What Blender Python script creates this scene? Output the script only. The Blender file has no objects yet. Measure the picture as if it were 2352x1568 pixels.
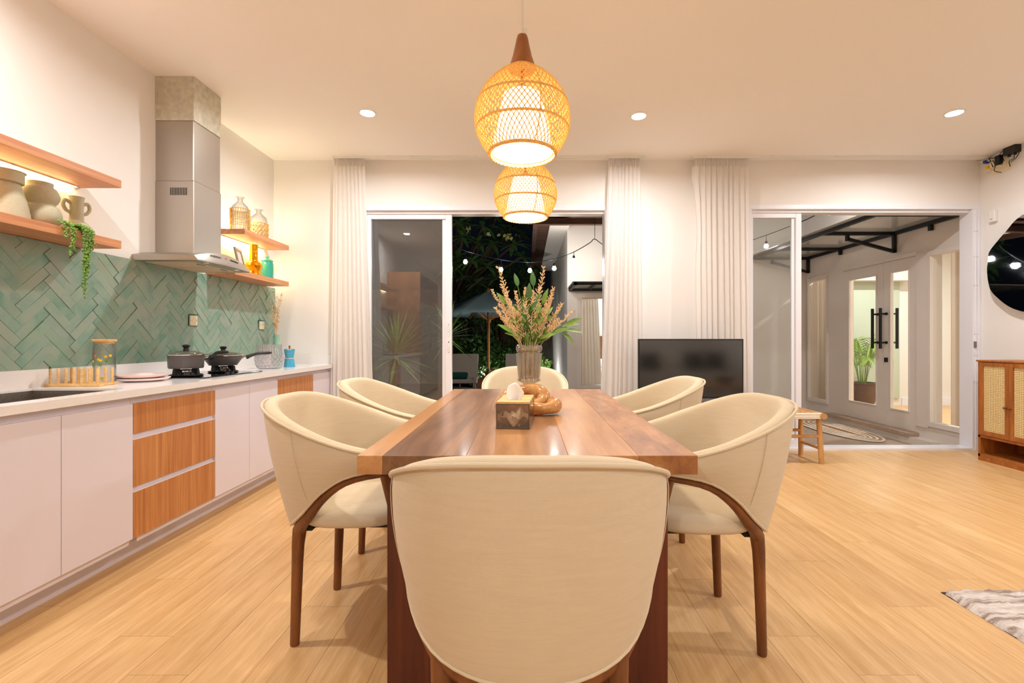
import bpy, math, random
from mathutils import Vector, Matrix
PI = math.pi
R = math.radians
random.seed(7)
scene = bpy.context.scene
COL = scene.collection

# ------------------------------------------------------------------ camera
F, VX, VY, H = 1085.0, 1209.0, 779.0, 1.08
cd = bpy.data.cameras.new('camera')
cam = bpy.data.objects.new('camera', cd)
COL.objects.link(cam)
cam.location = (0, 0, H)
cam.rotation_euler = (PI / 2, 0, 0)
cd.sensor_width = 36
cd.lens = F / 2352 * 36
cd.shift_x = -(VX - 1176) / 2352
cd.shift_y = -(784 - VY) / 2352
cd.clip_start = 0.02
cd.clip_end = 100
scene.camera = cam

# ------------------------------------------------------------------ world, exposure
w = bpy.data.worlds.new('night_sky')
scene.world = w
w.use_nodes = True
w.node_tree.nodes['Background'].inputs[0].default_value = (0.012, 0.018, 0.03, 1)
w.node_tree.nodes['Background'].inputs[1].default_value = 0.12
scene.view_settings.view_transform = 'Standard'
scene.view_settings.look = 'None'
scene.view_settings.gamma = 1
scene.view_settings.use_curve_mapping = False
scene.view_settings.exposure = 0.5
DOWN_W, PEND_W = 17.0, 10.0          # lamp powers used by the lamp builders
WARM = (1.0, 0.88, 0.70)
AMBER = (1.0, 0.62, 0.30)
NEUT = (0.97, 0.975, 1.0)

# ------------------------------------------------------------------ pixel helpers
def atY(px, py, Y):
    return Vector(((px - VX) / F * Y, Y, H - (py - VY) / F * Y))
def atX(px, py, X):
    return atY(px, py, X * F / (px - VX))
def atZ(px, py, Z):
    return atY(px, py, (H - Z) * F / (py - VY))

# ------------------------------------------------------------------ room numbers
XL, XR, YB, YF, ZC = -2.46, 4.42, 4.6, -3.2, 2.822
XFRONT, XDOOR, XTOE = -1.85, -1.88, -1.98
ZCT = 0.842

# ------------------------------------------------------------------ object helpers
ORG = {}
def props(o, label=None, cat=None, group=None, kind=None):
    if label: o['label'] = label
    if cat: o['category'] = cat
    if group: o['group'] = group
    if kind: o['kind'] = kind
    return o
def thing(name, label, cat, loc=(0, 0, 0), group=None, local=False):
    o = bpy.data.objects.new(name, None)
    o.empty_display_size = 0.05
    COL.objects.link(o)
    o.location = loc
    ORG[o.name] = Vector((0, 0, 0)) if local else Vector(loc)
    return props(o, label, cat, group)
def attach(o, parent):
    o.parent = parent
    ORG[o.name] = ORG[parent.name]
    return o

class MB:
    def __init__(s):
        s.v = []; s.f = []
    def add(s, vs, fs):
        n = len(s.v)
        s.v += [tuple(p) for p in vs]
        s.f += [tuple(i + n for i in f) for f in fs]
        return s
    def box(s, x0, x1, y0, y1, z0, z1):
        if x0 > x1: x0, x1 = x1, x0
        if y0 > y1: y0, y1 = y1, y0
        if z0 > z1: z0, z1 = z1, z0
        return s.add([(x0,y0,z0),(x1,y0,z0),(x1,y1,z0),(x0,y1,z0),(x0,y0,z1),(x1,y0,z1),(x1,y1,z1),(x0,y1,z1)],
            [(0,3,2,1),(4,5,6,7),(0,1,5,4),(1,2,6,5),(2,3,7,6),(3,0,4,7)])
    def obox(s, c, ax, ay, az):
        c = Vector(c); ax = Vector(ax); ay = Vector(ay); az = Vector(az)
        vs = [c - ax - ay - az, c + ax - ay - az, c + ax + ay - az, c - ax + ay - az,
              c - ax - ay + az, c + ax - ay + az, c + ax + ay + az, c - ax + ay + az]
        return s.add(vs, [(0,3,2,1),(4,5,6,7),(0,1,5,4),(1,2,6,5),(2,3,7,6),(3,0,4,7)])
    def bar(s, a, b, wx, wz, up=(0, 0, 1)):
        a = Vector(a); b = Vector(b); d = (b - a)
        L = d.length / 2; d.normalize()
        u = Vector(up)
        if abs(d.dot(u)) > 0.98: u = Vector((1, 0, 0))
        side = d.cross(u).normalized(); u = side.cross(d)
        return s.obox((a + b) / 2, d * L, side * wx / 2, u * wz / 2)
    def lathe(s, prof, c=(0, 0, 0), seg=24, mod=None, axis=None):
        """prof: list of (r,z); mod(r,z,th,i)->r"""
        c = Vector(c)
        n0 = len(s.v); rows = []
        for i, (r, z) in enumerate(prof):
            row = []
            if r < 1e-6:
                row = [len(s.v)]; s.v.append(tuple(c + Vector((0, 0, z))))
            else:
                for k in range(seg):
                    th = 2 * PI * k / seg
                    rr = mod(r, z, th, i) if mod else r
                    row.append(len(s.v)); s.v.append((c.x + rr * math.cos(th), c.y + rr * math.sin(th), c.z + z))
            rows.append(row)
        for a, b in zip(rows, rows[1:]):
            if len(a) == 1 and len(b) == 1: continue
            for k in range(seg):
                k2 = (k + 1) % seg
                if len(a) == 1: s.f.append((a[0], b[k2], b[k]))
                elif len(b) == 1: s.f.append((a[k], a[k2], b[0]))
                else: s.f.append((a[k], a[k2], b[k2], b[k]))
        if axis is not None:
            q = Vector((0, 0, 1)).rotation_difference(Vector(axis).normalized())
            for i in range(n0, len(s.v)):
                s.v[i] = tuple(c + q @ (Vector(s.v[i]) - c))
        return s
    def tube(s, pts, rad, seg=8, closed=False, flat=1.0, up=None, cap=True):
        pts = [Vector(p) for p in pts]; n = len(pts)
        rad = rad if isinstance(rad, (list, tuple)) else [rad] * n
        tang = []
        for i in range(n):
            if closed: t = pts[(i + 1) % n] - pts[i - 1]
            else: t = pts[min(i + 1, n - 1)] - pts[max(i - 1, 0)]
            if t.length < 1e-9: t = Vector((0, 0, 1))
            tang.append(t.normalized())
        u = Vector(up) if up else (Vector((0, 0, 1)) if abs(tang[0].z) < 0.9 else Vector((1, 0, 0)))
        rings = []
        for i in range(n):
            t = tang[i]
            if up: u = Vector(up)
            u = (u - t * u.dot(t))
            if u.length < 1e-6: u = t.orthogonal()
            u.normalize(); v = t.cross(u)
            ring = []
            for k in range(seg):
                a = 2 * PI * k / seg
                ring.append(len(s.v))
                s.v.append(tuple(pts[i] + (u * math.cos(a) * flat + v * math.sin(a)) * rad[i]))
            rings.append(ring)
        m = n if closed else n - 1
        for i in range(m):
            a, b = rings[i], rings[(i + 1) % n]
            for k in range(seg):
                k2 = (k + 1) % seg
                s.f.append((a[k], a[k2], b[k2], b[k]))
        if not closed and cap:
            s.f.append(tuple(reversed(rings[0]))); s.f.append(tuple(rings[-1]))
        return s
    def prism(s, poly, axis, a, b):
        """poly of 2D points; axis 0: (y,z) extruded in x, 1: (x,z) in y, 2: (x,y) in z"""
        def P(p, t):
            return [(t, p[0], p[1]), (p[0], t, p[1]), (p[0], p[1], t)][axis]
        n = len(poly)
        vs = [P(p, a) for p in poly] + [P(p, b) for p in poly]
        fs = [tuple(range(n)), tuple(range(2 * n - 1, n - 1, -1))]
        fs += [(i, i + n, (i + 1) % n + n, (i + 1) % n) for i in range(n)]
        return s.add(vs, fs)
    def grid(s, fn, nu, nv, wrapu=False):
        n = len(s.v)
        for j in range(nv + 1):
            for i in range(nu if wrapu else nu + 1):
                s.v.append(tuple(fn(i / nu, j / nv)))
        W = nu if wrapu else nu + 1
        for j in range(nv):
            for i in range(nu):
                i2 = (i + 1) % W
                s.f.append((n + j * W + i, n + j * W + i2, n + (j + 1) * W + i2, n + (j + 1) * W + i))
        return s
    def mesh(s, name, off=(0, 0, 0)):
        me = bpy.data.meshes.new(name)
        ox, oy, oz = off
        me.from_pydata([(x - ox, y - oy, z - oz) for x, y, z in s.v], [], s.f)
        return me
    def build(s, name, m, parent=None, smooth=False, bevel=0, sub=0, loc=None, solid=0, angle=40):
        off = ORG[parent.name] if parent else (Vector(loc) if loc else Vector((0, 0, 0)))
        me = s.mesh(name, off)
        o = bpy.data.objects.new(name, me)
        COL.objects.link(o)
        me.materials.append(m)
        if parent: attach(o, parent)
        else:
            ORG[o.name] = off
            o.location = off
        finish(o, smooth, bevel, sub, solid, angle)
        return o

def finish(o, smooth=False, bevel=0, sub=0, solid=0, angle=40):
    import bmesh
    me = o.data
    bm = bmesh.new(); bm.from_mesh(me)
    bmesh.ops.recalc_face_normals(bm, faces=bm.faces)
    bm.to_mesh(me); bm.free()
    if smooth or sub:
        for p in me.polygons: p.use_smooth = True
        if not sub: me.set_sharp_from_angle(angle=R(angle))
    if solid:
        md = o.modifiers.new('thickness', 'SOLIDIFY'); md.thickness = solid; md.offset = 0
    if bevel:
        md = o.modifiers.new('bevel', 'BEVEL'); md.width = bevel; md.segments = 2; md.limit_method = 'ANGLE'; md.angle_limit = R(40)
    if sub:
        md = o.modifiers.new('subd', 'SUBSURF'); md.levels = sub; md.render_levels = sub

def box(name, m, parent, x0, x1, y0, y1, z0, z1, bevel=0):
    return MB().box(x0, x1, y0, y1, z0, z1).build(name, m, parent, bevel=bevel)

def clone_tree(root, loc, rz, label=None):
    def cp(o, par):
        c = o.copy(); COL.objects.link(c)
        if par: c.parent = par
        for ch in list(o.children): cp(ch, c)
        return c
    r = cp(root, None)
    r.location = loc; r.rotation_euler = (0, 0, rz)
    if label: r['label'] = label
    return r

def shared(name, me, parent, loc, rot=None, mat4=None, scale=None):
    o = bpy.data.objects.new(name, me)
    COL.objects.link(o)
    if parent: o.parent = parent
    if mat4 is not None: o.matrix_local = mat4
    else:
        o.location = loc
        if rot: o.rotation_euler = rot
        if scale: o.scale = scale
    return o

def catmull(pts, n):
    """n samples over list of tuples"""
    out = []
    m = len(pts) - 1
    for k in range(n):
        t = k / (n - 1) * m
        i = min(int(t), m - 1); u = t - i
        p0 = Vector(pts[max(i - 1, 0)]); p1 = Vector(pts[i]); p2 = Vector(pts[i + 1]); p3 = Vector(pts[min(i + 2, m)])
        if i == 0: p0 = p1 * 2 - p2
        if i + 2 > m: p3 = p2 * 2 - p1
        out.append(0.5 * ((2 * p1) + (p2 - p0) * u + (2 * p0 - 5 * p1 + 4 * p2 - p3) * u * u + (3 * p1 - p0 - 3 * p2 + p3) * u ** 3))
    return out

# ------------------------------------------------------------------ materials
def lin(c):
    return tuple(((x / 255) / 12.92 if x / 255 <= 0.04045 else ((x / 255 + 0.055) / 1.055) ** 2.4) for x in c) + (1,)
class NT:
    def __init__(s, name):
        s.m = bpy.data.materials.new(name); s.m.use_nodes = True
        s.t = s.m.node_tree; s.n = s.t.nodes; s.n.clear()
        s.out = s.n.new('ShaderNodeOutputMaterial')
    def add(s, typ, **kw):
        n = s.n.new(typ)
        for k, v in kw.items(): setattr(n, k, v)
        return n
    def link(s, a, b): s.t.links.new(a, b)
    def bsdf(s, col, rough=0.5, metal=0.0, spec=0.5, **kw):
        b = s.add('ShaderNodeBsdfPrincipled')
        b.inputs['Base Color'].default_value = col
        b.inputs['Roughness'].default_value = rough
        b.inputs['Metallic'].default_value = metal
        b.inputs['Specular IOR Level'].default_value = spec
        for k, v in kw.items(): b.inputs[k].default_value = v
        s.link(b.outputs[0], s.out.inputs[0])
        s.b = b
        return b
    def coords(s, rnd=True, scale=(1, 1, 1), rot=(0, 0, 0)):
        tc = s.add('ShaderNodeTexCoord'); mp = s.add('ShaderNodeMapping')
        mp.inputs['Scale'].default_value = scale
        mp.inputs['Rotation'].default_value = rot
        s.link(tc.outputs['Object'], mp.inputs[0])
        if rnd:
            oi = s.add('ShaderNodeObjectInfo'); mu = s.add('ShaderNodeMath', operation='MULTIPLY'); mu.inputs[1].default_value = 37.0
            s.link(oi.outputs['Random'], mu.inputs[0])
            cb = s.add('ShaderNodeCombineXYZ')
            for i in range(3): s.link(mu.outputs[0], cb.inputs[i])
            s.link(cb.outputs[0], mp.inputs['Location'])
        return mp.outputs[0]
    def noise(s, vec, scale=5, detail=4, rough=0.55, dist=0.0):
        n = s.add('ShaderNodeTexNoise')
        n.inputs['Scale'].default_value = scale; n.inputs['Detail'].default_value = detail
        n.inputs['Roughness'].default_value = rough; n.inputs['Distortion'].default_value = dist
        s.link(vec, n.inputs['Vector'])
        return n.outputs['Fac']
    def ramp(s, fac, stops):
        r = s.add('ShaderNodeValToRGB')
        e = r.color_ramp.elements
        e[0].position, e[0].color = stops[0]; e[1].position, e[1].color = stops[-1]
        for p, c in stops[1:-1]:
            x = e.new(p); x.color = c
        s.link(fac, r.inputs[0])
        return r.outputs[0]
    def mix(s, a, b, fac, typ='MIX'):
        m = s.add('ShaderNodeMix', data_type='RGBA', blend_type=typ)
        for sock, val in ((m.inputs[0], fac), (m.inputs[6], a), (m.inputs[7], b)):
            if hasattr(val, 'is_linked'): s.link(val, sock)
            else: sock.default_value = val
        return m.outputs[2]
    def bump(s, h, strength=0.2, dist=0.002):
        b = s.add('ShaderNodeBump')
        b.inputs['Strength'].default_value = strength; b.inputs['Distance'].default_value = dist
        s.link(h, b.inputs['Height']); s.link(b.outputs[0], s.b.inputs['Normal'])

def plain(name, rgb, rough=0.5, metal=0.0, spec=0.5, noise=0.0, bump=0.0, nscale=40, **kw):
    t = NT(name); t.bsdf(lin(rgb), rough, metal, spec, **kw)
    if noise or bump:
        f = t.noise(t.coords(), nscale, 4)
        if noise:
            c = lin(rgb)
            a = tuple(x * (1 - noise) for x in c[:3]) + (1,); b = tuple(min(1, x * (1 + noise)) for x in c[:3]) + (1,)
            t.link(t.ramp(f, [(0.3, a), (0.7, b)]), t.b.inputs['Base Color'])
        if bump: t.bump(f, bump, 0.003)
    return t.m

def wood(name, dark, light, scale=(30, 2, 30), rough=0.4, rnd=True, var=0.12, knots=False, fine=True, rot=(0, 0, 0), bump=0.08, coat=0.0):
    t = NT(name); t.bsdf(lin(light), rough)
    vec = t.coords(rnd, scale, rot)
    f = t.noise(vec, 1.0, 5, 0.6, 0.6)
    mid = tuple((a + b) / 2 for a, b in zip(dark, light))
    col = t.ramp(f, [(0.28, lin(dark)), (0.5, lin(mid)), (0.72, lin(light))])
    if fine:
        v2 = t.coords(rnd, tuple(x * 5 for x in scale), rot)
        f2 = t.noise(v2, 1.0, 3, 0.6)
        col = t.mix(col, t.ramp(f2, [(0.3, (0.72, 0.66, 0.6, 1)), (0.6, (1, 1, 1, 1))]), 0.45, 'MULTIPLY')
    if rnd and var:
        oi = t.add('ShaderNodeObjectInfo')
        g = t.ramp(oi.outputs['Random'], [(0, (1 - var, 1 - var, 1 - var, 1)), (1, (1, 1, 1, 1))])
        col = t.mix(col, g, 1.0, 'MULTIPLY')
    t.link(col, t.b.inputs['Base Color'])
    t.b.inputs['Coat Weight'].default_value = coat
    t.b.inputs['Coat Roughness'].default_value = 0.12
    if bump: t.bump(f, bump, 0.002)
    return t.m

def fabric(name, rgb, scale=420, strength=0.35, rough=0.95, wrinkle=0.0, sheen=0.2):
    t = NT(name); t.bsdf(lin(rgb), rough, 0, 0.15)
    t.b.inputs['Sheen Weight'].default_value = sheen
    v = t.coords(False)
    w1 = t.add('ShaderNodeTexWave', wave_type='BANDS', bands_direction='Z'); w1.inputs['Scale'].default_value = scale / 2.2
    w1.inputs['Distortion'].default_value = 2.5; w1.inputs['Detail'].default_value = 2; w1.inputs['Detail Scale'].default_value = 3
    t.link(v, w1.inputs['Vector'])
    n1 = t.noise(v, scale, 3, 0.6)
    sl = t.noise(t.coords(False, (6, 6, 70)), 1.6, 4, 0.65, 0.3)
    a = t.add('ShaderNodeMath', operation='ADD'); t.link(w1.outputs['Fac'], a.inputs[0]); t.link(n1, a.inputs[1])
    b = t.add('ShaderNodeMath', operation='MULTIPLY_ADD'); t.link(sl, b.inputs[0]); b.inputs[1].default_value = 1.2; t.link(a.outputs[0], b.inputs[2])
    c = lin(rgb)
    t.link(t.ramp(sl, [(0.3, tuple(x * 0.94 for x in c[:3]) + (1,)), (0.65, c)]), t.b.inputs['Base Color'])
    t.bump(b.outputs[0], strength * .6, 0.0008)
    return t.m

def glass(name, tint=(1, 1, 1), ior=1.5, rough=0.0, boost=1.6, haze=0.0, edge=0.0, hcol=(0.8, 0.8, 0.76)):
    t = NT(name)
    fr = t.add('ShaderNodeFresnel')
    ge = t.add('ShaderNodeNewGeometry'); mr_ = t.add('ShaderNodeMapRange')      # same reflectance on the front and the back of a thin sheet
    mr_.inputs['To Min'].default_value = ior; mr_.inputs['To Max'].default_value = 1 / ior
    t.link(ge.outputs['Backfacing'], mr_.inputs['Value']); t.link(mr_.outputs[0], fr.inputs['IOR'])
    mu = t.add('ShaderNodeMath', operation='MULTIPLY', use_clamp=True); mu.inputs[1].default_value = boost
    t.link(fr.outputs[0], mu.inputs[0])
    tr = t.add('ShaderNodeBsdfTransparent'); tr.inputs[0].default_value = tuple(tint) + (1,)
    gl = t.add('ShaderNodeBsdfGlossy'); gl.inputs['Roughness'].default_value = rough
    base = tr.outputs[0]
    if edge:
        lw = t.add('ShaderNodeLayerWeight'); lw.inputs[0].default_value = 0.35
        dk = tuple(x * (1 - edge) for x in tint) + (1,)
        t.link(t.mix(tuple(tint) + (1,), dk, lw.outputs['Facing']), tr.inputs[0])
    if haze:
        df = t.add('ShaderNodeBsdfDiffuse'); df.inputs[0].default_value = tuple(hcol) + (1,)
        mh = t.add('ShaderNodeMixShader'); mh.inputs[0].default_value = haze
        t.link(base, mh.inputs[1]); t.link(df.outputs[0], mh.inputs[2]); base = mh.outputs[0]
    mx = t.add('ShaderNodeMixShader')
    t.link(mu.outputs[0], mx.inputs[0]); t.link(base, mx.inputs[1]); t.link(gl.outputs[0], mx.inputs[2])
    t.link(mx.outputs[0], t.out.inputs[0])
    return t.m

def emit(name, rgb, strength):
    t = NT(name); e = t.add('ShaderNodeEmission')
    e.inputs[0].default_value = rgb + (1,); e.inputs[1].default_value = strength
    t.link(e.outputs[0], t.out.inputs[0])
    return t.m

def translucent(name, rgb, trans=0.35, rough=0.9, bump=0.0):
    t = NT(name); t.bsdf(lin(rgb), rough, 0, 0.1)
    tl = t.add('ShaderNodeBsdfTranslucent'); tl.inputs[0].default_value = lin(rgb)
    mx = t.add('ShaderNodeMixShader'); mx.inputs[0].default_value = trans
    t.link(t.b.outputs[0], mx.inputs[1]); t.link(tl.outputs[0], mx.inputs[2]); t.link(mx.outputs[0], t.out.inputs[0])
    return t.m

M = {}
M['wall'] = plain('wall_paint', (243, 239, 234), 0.85, spec=0.2, bump=0.05, nscale=160)
M['ceil'] = plain('ceiling_paint', (250, 246, 240), 0.9, spec=0.1, bump=0.03, nscale=120)
M['white'] = plain('white_aluminium', (240, 240, 246), 0.32)
M['whitewood'] = plain('white_painted_wood', (238, 228, 218), 0.45)
M['floor'] = wood('oak_laminate', (216, 168, 108), (242, 201, 144), (26, 1.6, 26), 0.36, True, 0.09, bump=0.04)
M['floorbase'] = plain('floor_joint', (128, 88, 48), 0.7)
M['lam'] = plain('lilac_white_laminate', (232, 224, 234), 0.38, spec=0.4)
M['quartz'] = plain('white_quartz', (244, 240, 238), 0.12, spec=0.55, noise=0.02, nscale=200)
M['zebra_v'] = wood('zebrano_veneer_upright', (182, 112, 58), (222, 158, 98), (45, 45, 1.2), 0.42, True, 0.05, bump=0.0)
M['zebra_h'] = wood('shelf_veneer', (198, 128, 82), (232, 172, 122), (45, 1.2, 45), 0.42, True, 0.04, bump=0.0)
M['table'] = wood('suar_table_wood', (138, 92, 56), (208, 156, 104), (8, 0.8, 8), 0.32, True, 0.1, bump=0.02, coat=0.25)
M['table_a'] = wood('suar_table_light', (172, 116, 66), (218, 164, 108), (9, 0.8, 9), 0.32, True, 0.1, bump=0.02, coat=0.25)
M['table_b'] = wood('suar_table_dark', (98, 66, 44), (186, 134, 88), (11, 0.8, 11), 0.32, True, 0.1, bump=0.02, coat=0.25)
M['table_c'] = wood('suar_table_burl', (130, 76, 38), (208, 148, 88), (11, 3, 11), 0.32, True, 0.05, bump=0.02, coat=0.25)
M['tableleg'] = wood('dark_red_table_leg', (84, 36, 20), (122, 58, 34), (20, 20, 1.2), 0.45, True, 0.1)
M['chairwood'] = wood('teak_chair_frame', (104, 58, 26), (150, 92, 46), (22, 22, 3), 0.4, True, 0.1)
M['cream'] = fabric('cream_linen', (221, 204, 175))
M['rattan'] = None
M['tealw'] = wood('pendant_teak_cap', (150, 88, 40), (190, 122, 66), (14, 14, 4), 0.4)
M['shade'] = emit('lit_lamp_shade', (1.0, 0.86, 0.56), 5.0)
M['cordw'] = plain('white_cord', (236, 230, 222), 0.7)
M['steel'] = plain('brushed_steel', (184, 178, 170), 0.36, 1.0, bump=0.02, nscale=60)
M['steeld'] = plain('dark_steel', (150, 146, 138), 0.4, 1.0)
M['foil'] = plain('galvanised_duct', (206, 202, 184), 0.55, 0.55, noise=0.14, nscale=30)
M['alufilter'] = plain('aluminium_mesh_filter', (214, 190, 160), 0.6, 0.2, noise=0.08, nscale=260)
M['chrome'] = plain('chrome', (225, 222, 218), 0.12, 1.0)
M['sink'] = plain('sink_steel', (170, 164, 156), 0.38, 1.0, noise=0.12, nscale=90)
M['black'] = plain('matt_black_metal', (26, 26, 28), 0.5, 0.3)
M['blackplastic'] = plain('black_plastic', (20, 20, 22), 0.4)
M['blackglass'] = plain('black_glass', (6, 8, 9), 0.05, spec=0.6)
M['screen'] = plain('tv_screen', (16, 15, 14), 0.10, spec=1.0, **{'Coat Weight': 1.0, 'Coat Roughness': 0.12})
M['nonstick'] = plain('grey_nonstick', (96, 92, 90), 0.42, 0.3, noise=0.06, nscale=300)
M['pane'] = glass('window_glass', (0.94, 0.96, 0.95), 1.5, 0.0, 2.0, 0.045)
M['pane2'] = glass('door_glass', (0.97, 0.98, 0.97), 1.5, 0.0, 1.0, 0.01)
M['clear'] = glass('clear_glass', (0.97, 0.97, 0.96), 1.5, 0.02, 1.3, 0.03, 0.35)
M['crystal'] = glass('crystal_glass', (0.97, 0.95, 0.97), 1.55, 0.02, 2.2, 0.10, 0.12)
M['vaseglass'] = glass('amber_tinted_glass', (0.95, 0.91, 0.85), 1.6, 0.04, 2.2, 0.06, 0.55)
M['vaserod'] = glass('pressed_glass', (0.97, 0.94, 0.89), 1.6, 0.05, 3.5, 0.06, 0.42, (0.85, 0.78, 0.68))
M['smoke'] = glass('smoked_acrylic', (0.82, 0.73, 0.63), 1.5, 0.04, 1.3, 0.05, 0.25)
M['tealglass'] = glass('teal_glass', (0.42, 0.94, 0.88), 1.5, 0.05, 1.3, 0.30, 0.4, (0.10, 0.62, 0.58))
M['frost'] = glass('cut_crystal_facet', (0.97, 0.96, 0.99), 1.55, 0.05, 2.0, 0.45, 0.1, (0.86, 0.85, 0.9))
M['greenglass'] = plain('green_frosted_glass', (196, 208, 186), 0.25)
M['poly'] = glass('polycarbonate_sheet', (0.93, 0.89, 0.84), 1.45, 0.12, 1.2, 0.38)
M['gold'] = plain('gold_lustre_ceramic', (236, 170, 28), 0.12, 0.85)
M['clay'] = plain('sage_clay', (186, 178, 150), 0.85, noise=0.05, bump=0.5, nscale=110)
M['curtain'] = translucent('sheer_curtain', (252, 248, 244), 0.45)
M['rattan'] = translucent('rattan_strip', (246, 212, 138), 0.35, 0.5)
M['curtain2'] = translucent('linen_curtain', (226, 212, 196), 0.35)
M['mirror'] = plain('mirror_silver', (196, 198, 198), 0.02, 1.0)
M['ivory'] = plain('ivory_plastic', (238, 226, 196), 0.45)
M['whiteplastic'] = plain('white_plastic', (240, 238, 234), 0.4)
M['pink'] = plain('pink_plastic', (250, 226, 220), 0.4)
M['bamboo'] = wood('bamboo', (222, 172, 104), (242, 204, 142), (18, 18, 40), 0.45, True, 0.05)
M['blue'] = plain('blue_enamel', (78, 172, 206), 0.3)
M['mint'] = plain('mint_ceramic', (150, 200, 172), 0.35)
M['drystem'] = plain('dried_flower', (234, 202, 158), 0.9, noise=0.12, nscale=60)
M['leafg'] = plain('leaf_green', (112, 148, 62), 0.5, noise=0.2, nscale=25)
M['leafd'] = plain('leaf_dark_green', (62, 104, 46), 0.5, noise=0.2, nscale=25)
M['leafp'] = plain('palm_green', (132, 168, 54), 0.5, noise=0.2, nscale=20)
M['leafn'] = plain('night_dark_leaf', (70, 108, 48), 0.55, noise=0.3, nscale=12)  # leaf green with night darkness put into the colour; tree, shrubs and bamboo
M['pearl'] = plain('pearl_plant_green', (122, 164, 70), 0.4, noise=0.2, nscale=60)
M['bark'] = plain('bark', (96, 74, 54), 0.9, noise=0.25, bump=0.5, nscale=30)
M['polish'] = wood('polished_root_wood', (176, 118, 62), (224, 172, 112), (16, 7, 16), 0.22, True, 0.05, bump=0.0, coat=0.3)
M['paper'] = plain('tissue_paper', (250, 248, 246), 0.9)
M['canecab'] = wood('teak_cabinet', (150, 84, 30), (196, 122, 54), (18, 18, 2.2), 0.42, True, 0.05)
M['stool'] = wood('stool_pole_wood', (190, 138, 80), (228, 180, 122), (14, 14, 3), 0.5, True, 0.08)
M['rope'] = plain('white_rope', (240, 232, 218), 0.9, bump=0.6, nscale=220)
M['seagrass'] = plain('woven_seagrass', (190, 144, 96), 0.85, noise=0.75, bump=0.8, nscale=75)
M['rug'] = None
M['plaster'] = plain('courtyard_plaster', (236, 228, 218), 0.85, bump=0.05, nscale=120)
M['concrete'] = plain('concrete', (150, 146, 140), 0.85, bump=0.05, nscale=120)
M['beam'] = wood('brown_eave_timber', (74, 46, 32), (112, 74, 52), (3, 14, 14), 0.6)
M['porch'] = wood('porch_tile_wood', (176, 150, 130), (206, 182, 160), (2.2, 26, 26), 0.45, True, 0.08)
M['soil'] = plain('garden_soil', (44, 38, 28), 0.95, noise=0.3, bump=0.5, nscale=12)
M['gwall'] = plain('garden_wall', (168, 166, 150), 0.9, noise=0.15, nscale=5)
M['teal'] = fabric('teal_canvas', (146, 174, 180), 300, 0.1, 0.9, 0, 0.0)
M['pole'] = plain('umbrella_pole_wood', (196, 128, 62), 0.45)
M['wicker'] = plain('grey_wicker', (190, 178, 164), 0.8, noise=0.25, bump=0.6, nscale=160)
M['towel'] = plain('teal_towel', (16, 74, 66), 0.95, bump=0.4, nscale=140)
M['planter'] = wood('planter_wood', (116, 72, 40), (156, 102, 60), (3, 3, 16), 0.6)
M['pot'] = plain('brown_glazed_pot', (92, 60, 36), 0.35, noise=0.35, nscale=9)
M['bulb'] = emit('string_bulb_glow', (1.0, 0.88, 0.70), 45.0)
M['lens'] = emit('downlight_glow', (1.0, 0.93, 0.82), 60.0)
M['led'] = emit('led_strip_glow', (1.0, 0.76, 0.36), 6.0)
M['red'] = plain('red_mark', (200, 40, 36), 0.4)
M['yellow'] = plain('yellow_petal', (244, 200, 40), 0.5)
M['coral'] = plain('coral_petal', (236, 110, 84), 0.5)
M['sofa'] = fabric('sofa_linen', (214, 204, 190), 260, 0.3)
M['cush'] = fabric('dark_green_cushion', (26, 36, 32), 260, 0.3)
M['photo'] = plain('photo_print', (226, 220, 214), 0.4, noise=0.12, nscale=20)
M['framegrey'] = plain('grey_frame', (150, 148, 136), 0.4, 0.3)
M['rindw'] = plain('rattan_weave', (228, 182, 104), 0.6, noise=0.15, nscale=60)
M['navy'] = plain('blue_connector', (40, 70, 160), 0.5)
M['grouts'] = plain('teal_grout', (36, 96, 84), 0.8)
M['grille'] = plain('dark_slot', (40, 36, 32), 0.8)
M['beige2'] = plain('inner_room_wall', (238, 236, 228), 0.85)

def rug_mat():
    t = NT('shag_rug'); t.bsdf(lin((226, 216, 208)), 1.0, 0, 0.05)
    f = t.noise(t.coords(False, (3.2, 26, 10)), 1.4, 5, 0.65, 0.4)
    t.link(t.ramp(f, [(0.40, lin((168, 148, 138))), (0.52, lin((222, 210, 202))), (0.62, lin((240, 232, 226)))]), t.b.inputs['Base Color'])
    t.bump(t.noise(t.coords(False), 90, 4, 0.7), 0.9, 0.01)
    return t.m
M['rug'] = rug_mat()
def tile_mat():
    t = NT('sage_zellige_tile'); t.bsdf(lin((150, 172, 150)), 0.34, 0, 0.5)
    oi = t.add('ShaderNodeObjectInfo')
    base = t.ramp(oi.outputs['Random'], [(0.0, lin((112, 146, 128))), (0.3, lin((124, 158, 138))), (0.55, lin((138, 164, 147))), (0.8, lin((142, 154, 143))), (1.0, lin((120, 160, 147)))])
    f = t.noise(t.coords(True, (1, 1, 1)), 9, 3, 0.5, 0.4)
    col = t.mix(base, t.ramp(f, [(0.30, lin((108, 160, 142))), (0.52, lin((172, 190, 168))), (0.72, lin((190, 186, 166)))]), 0.42)
    f3 = t.noise(t.coords(True, (1, 1, 1)), 120, 4, 0.7)
    col = t.mix(col, t.ramp(f3, [(0.35, (0.86, 0.88, 0.86, 1)), (0.6, (1, 1, 1, 1))]), 0.5, 'MULTIPLY')
    t.link(col, t.b.inputs['Base Color'])
    t.bump(t.noise(t.coords(True), 26, 3, 0.5), 0.25, 0.004)
    return t.m
M['tile'] = tile_mat()
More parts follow.
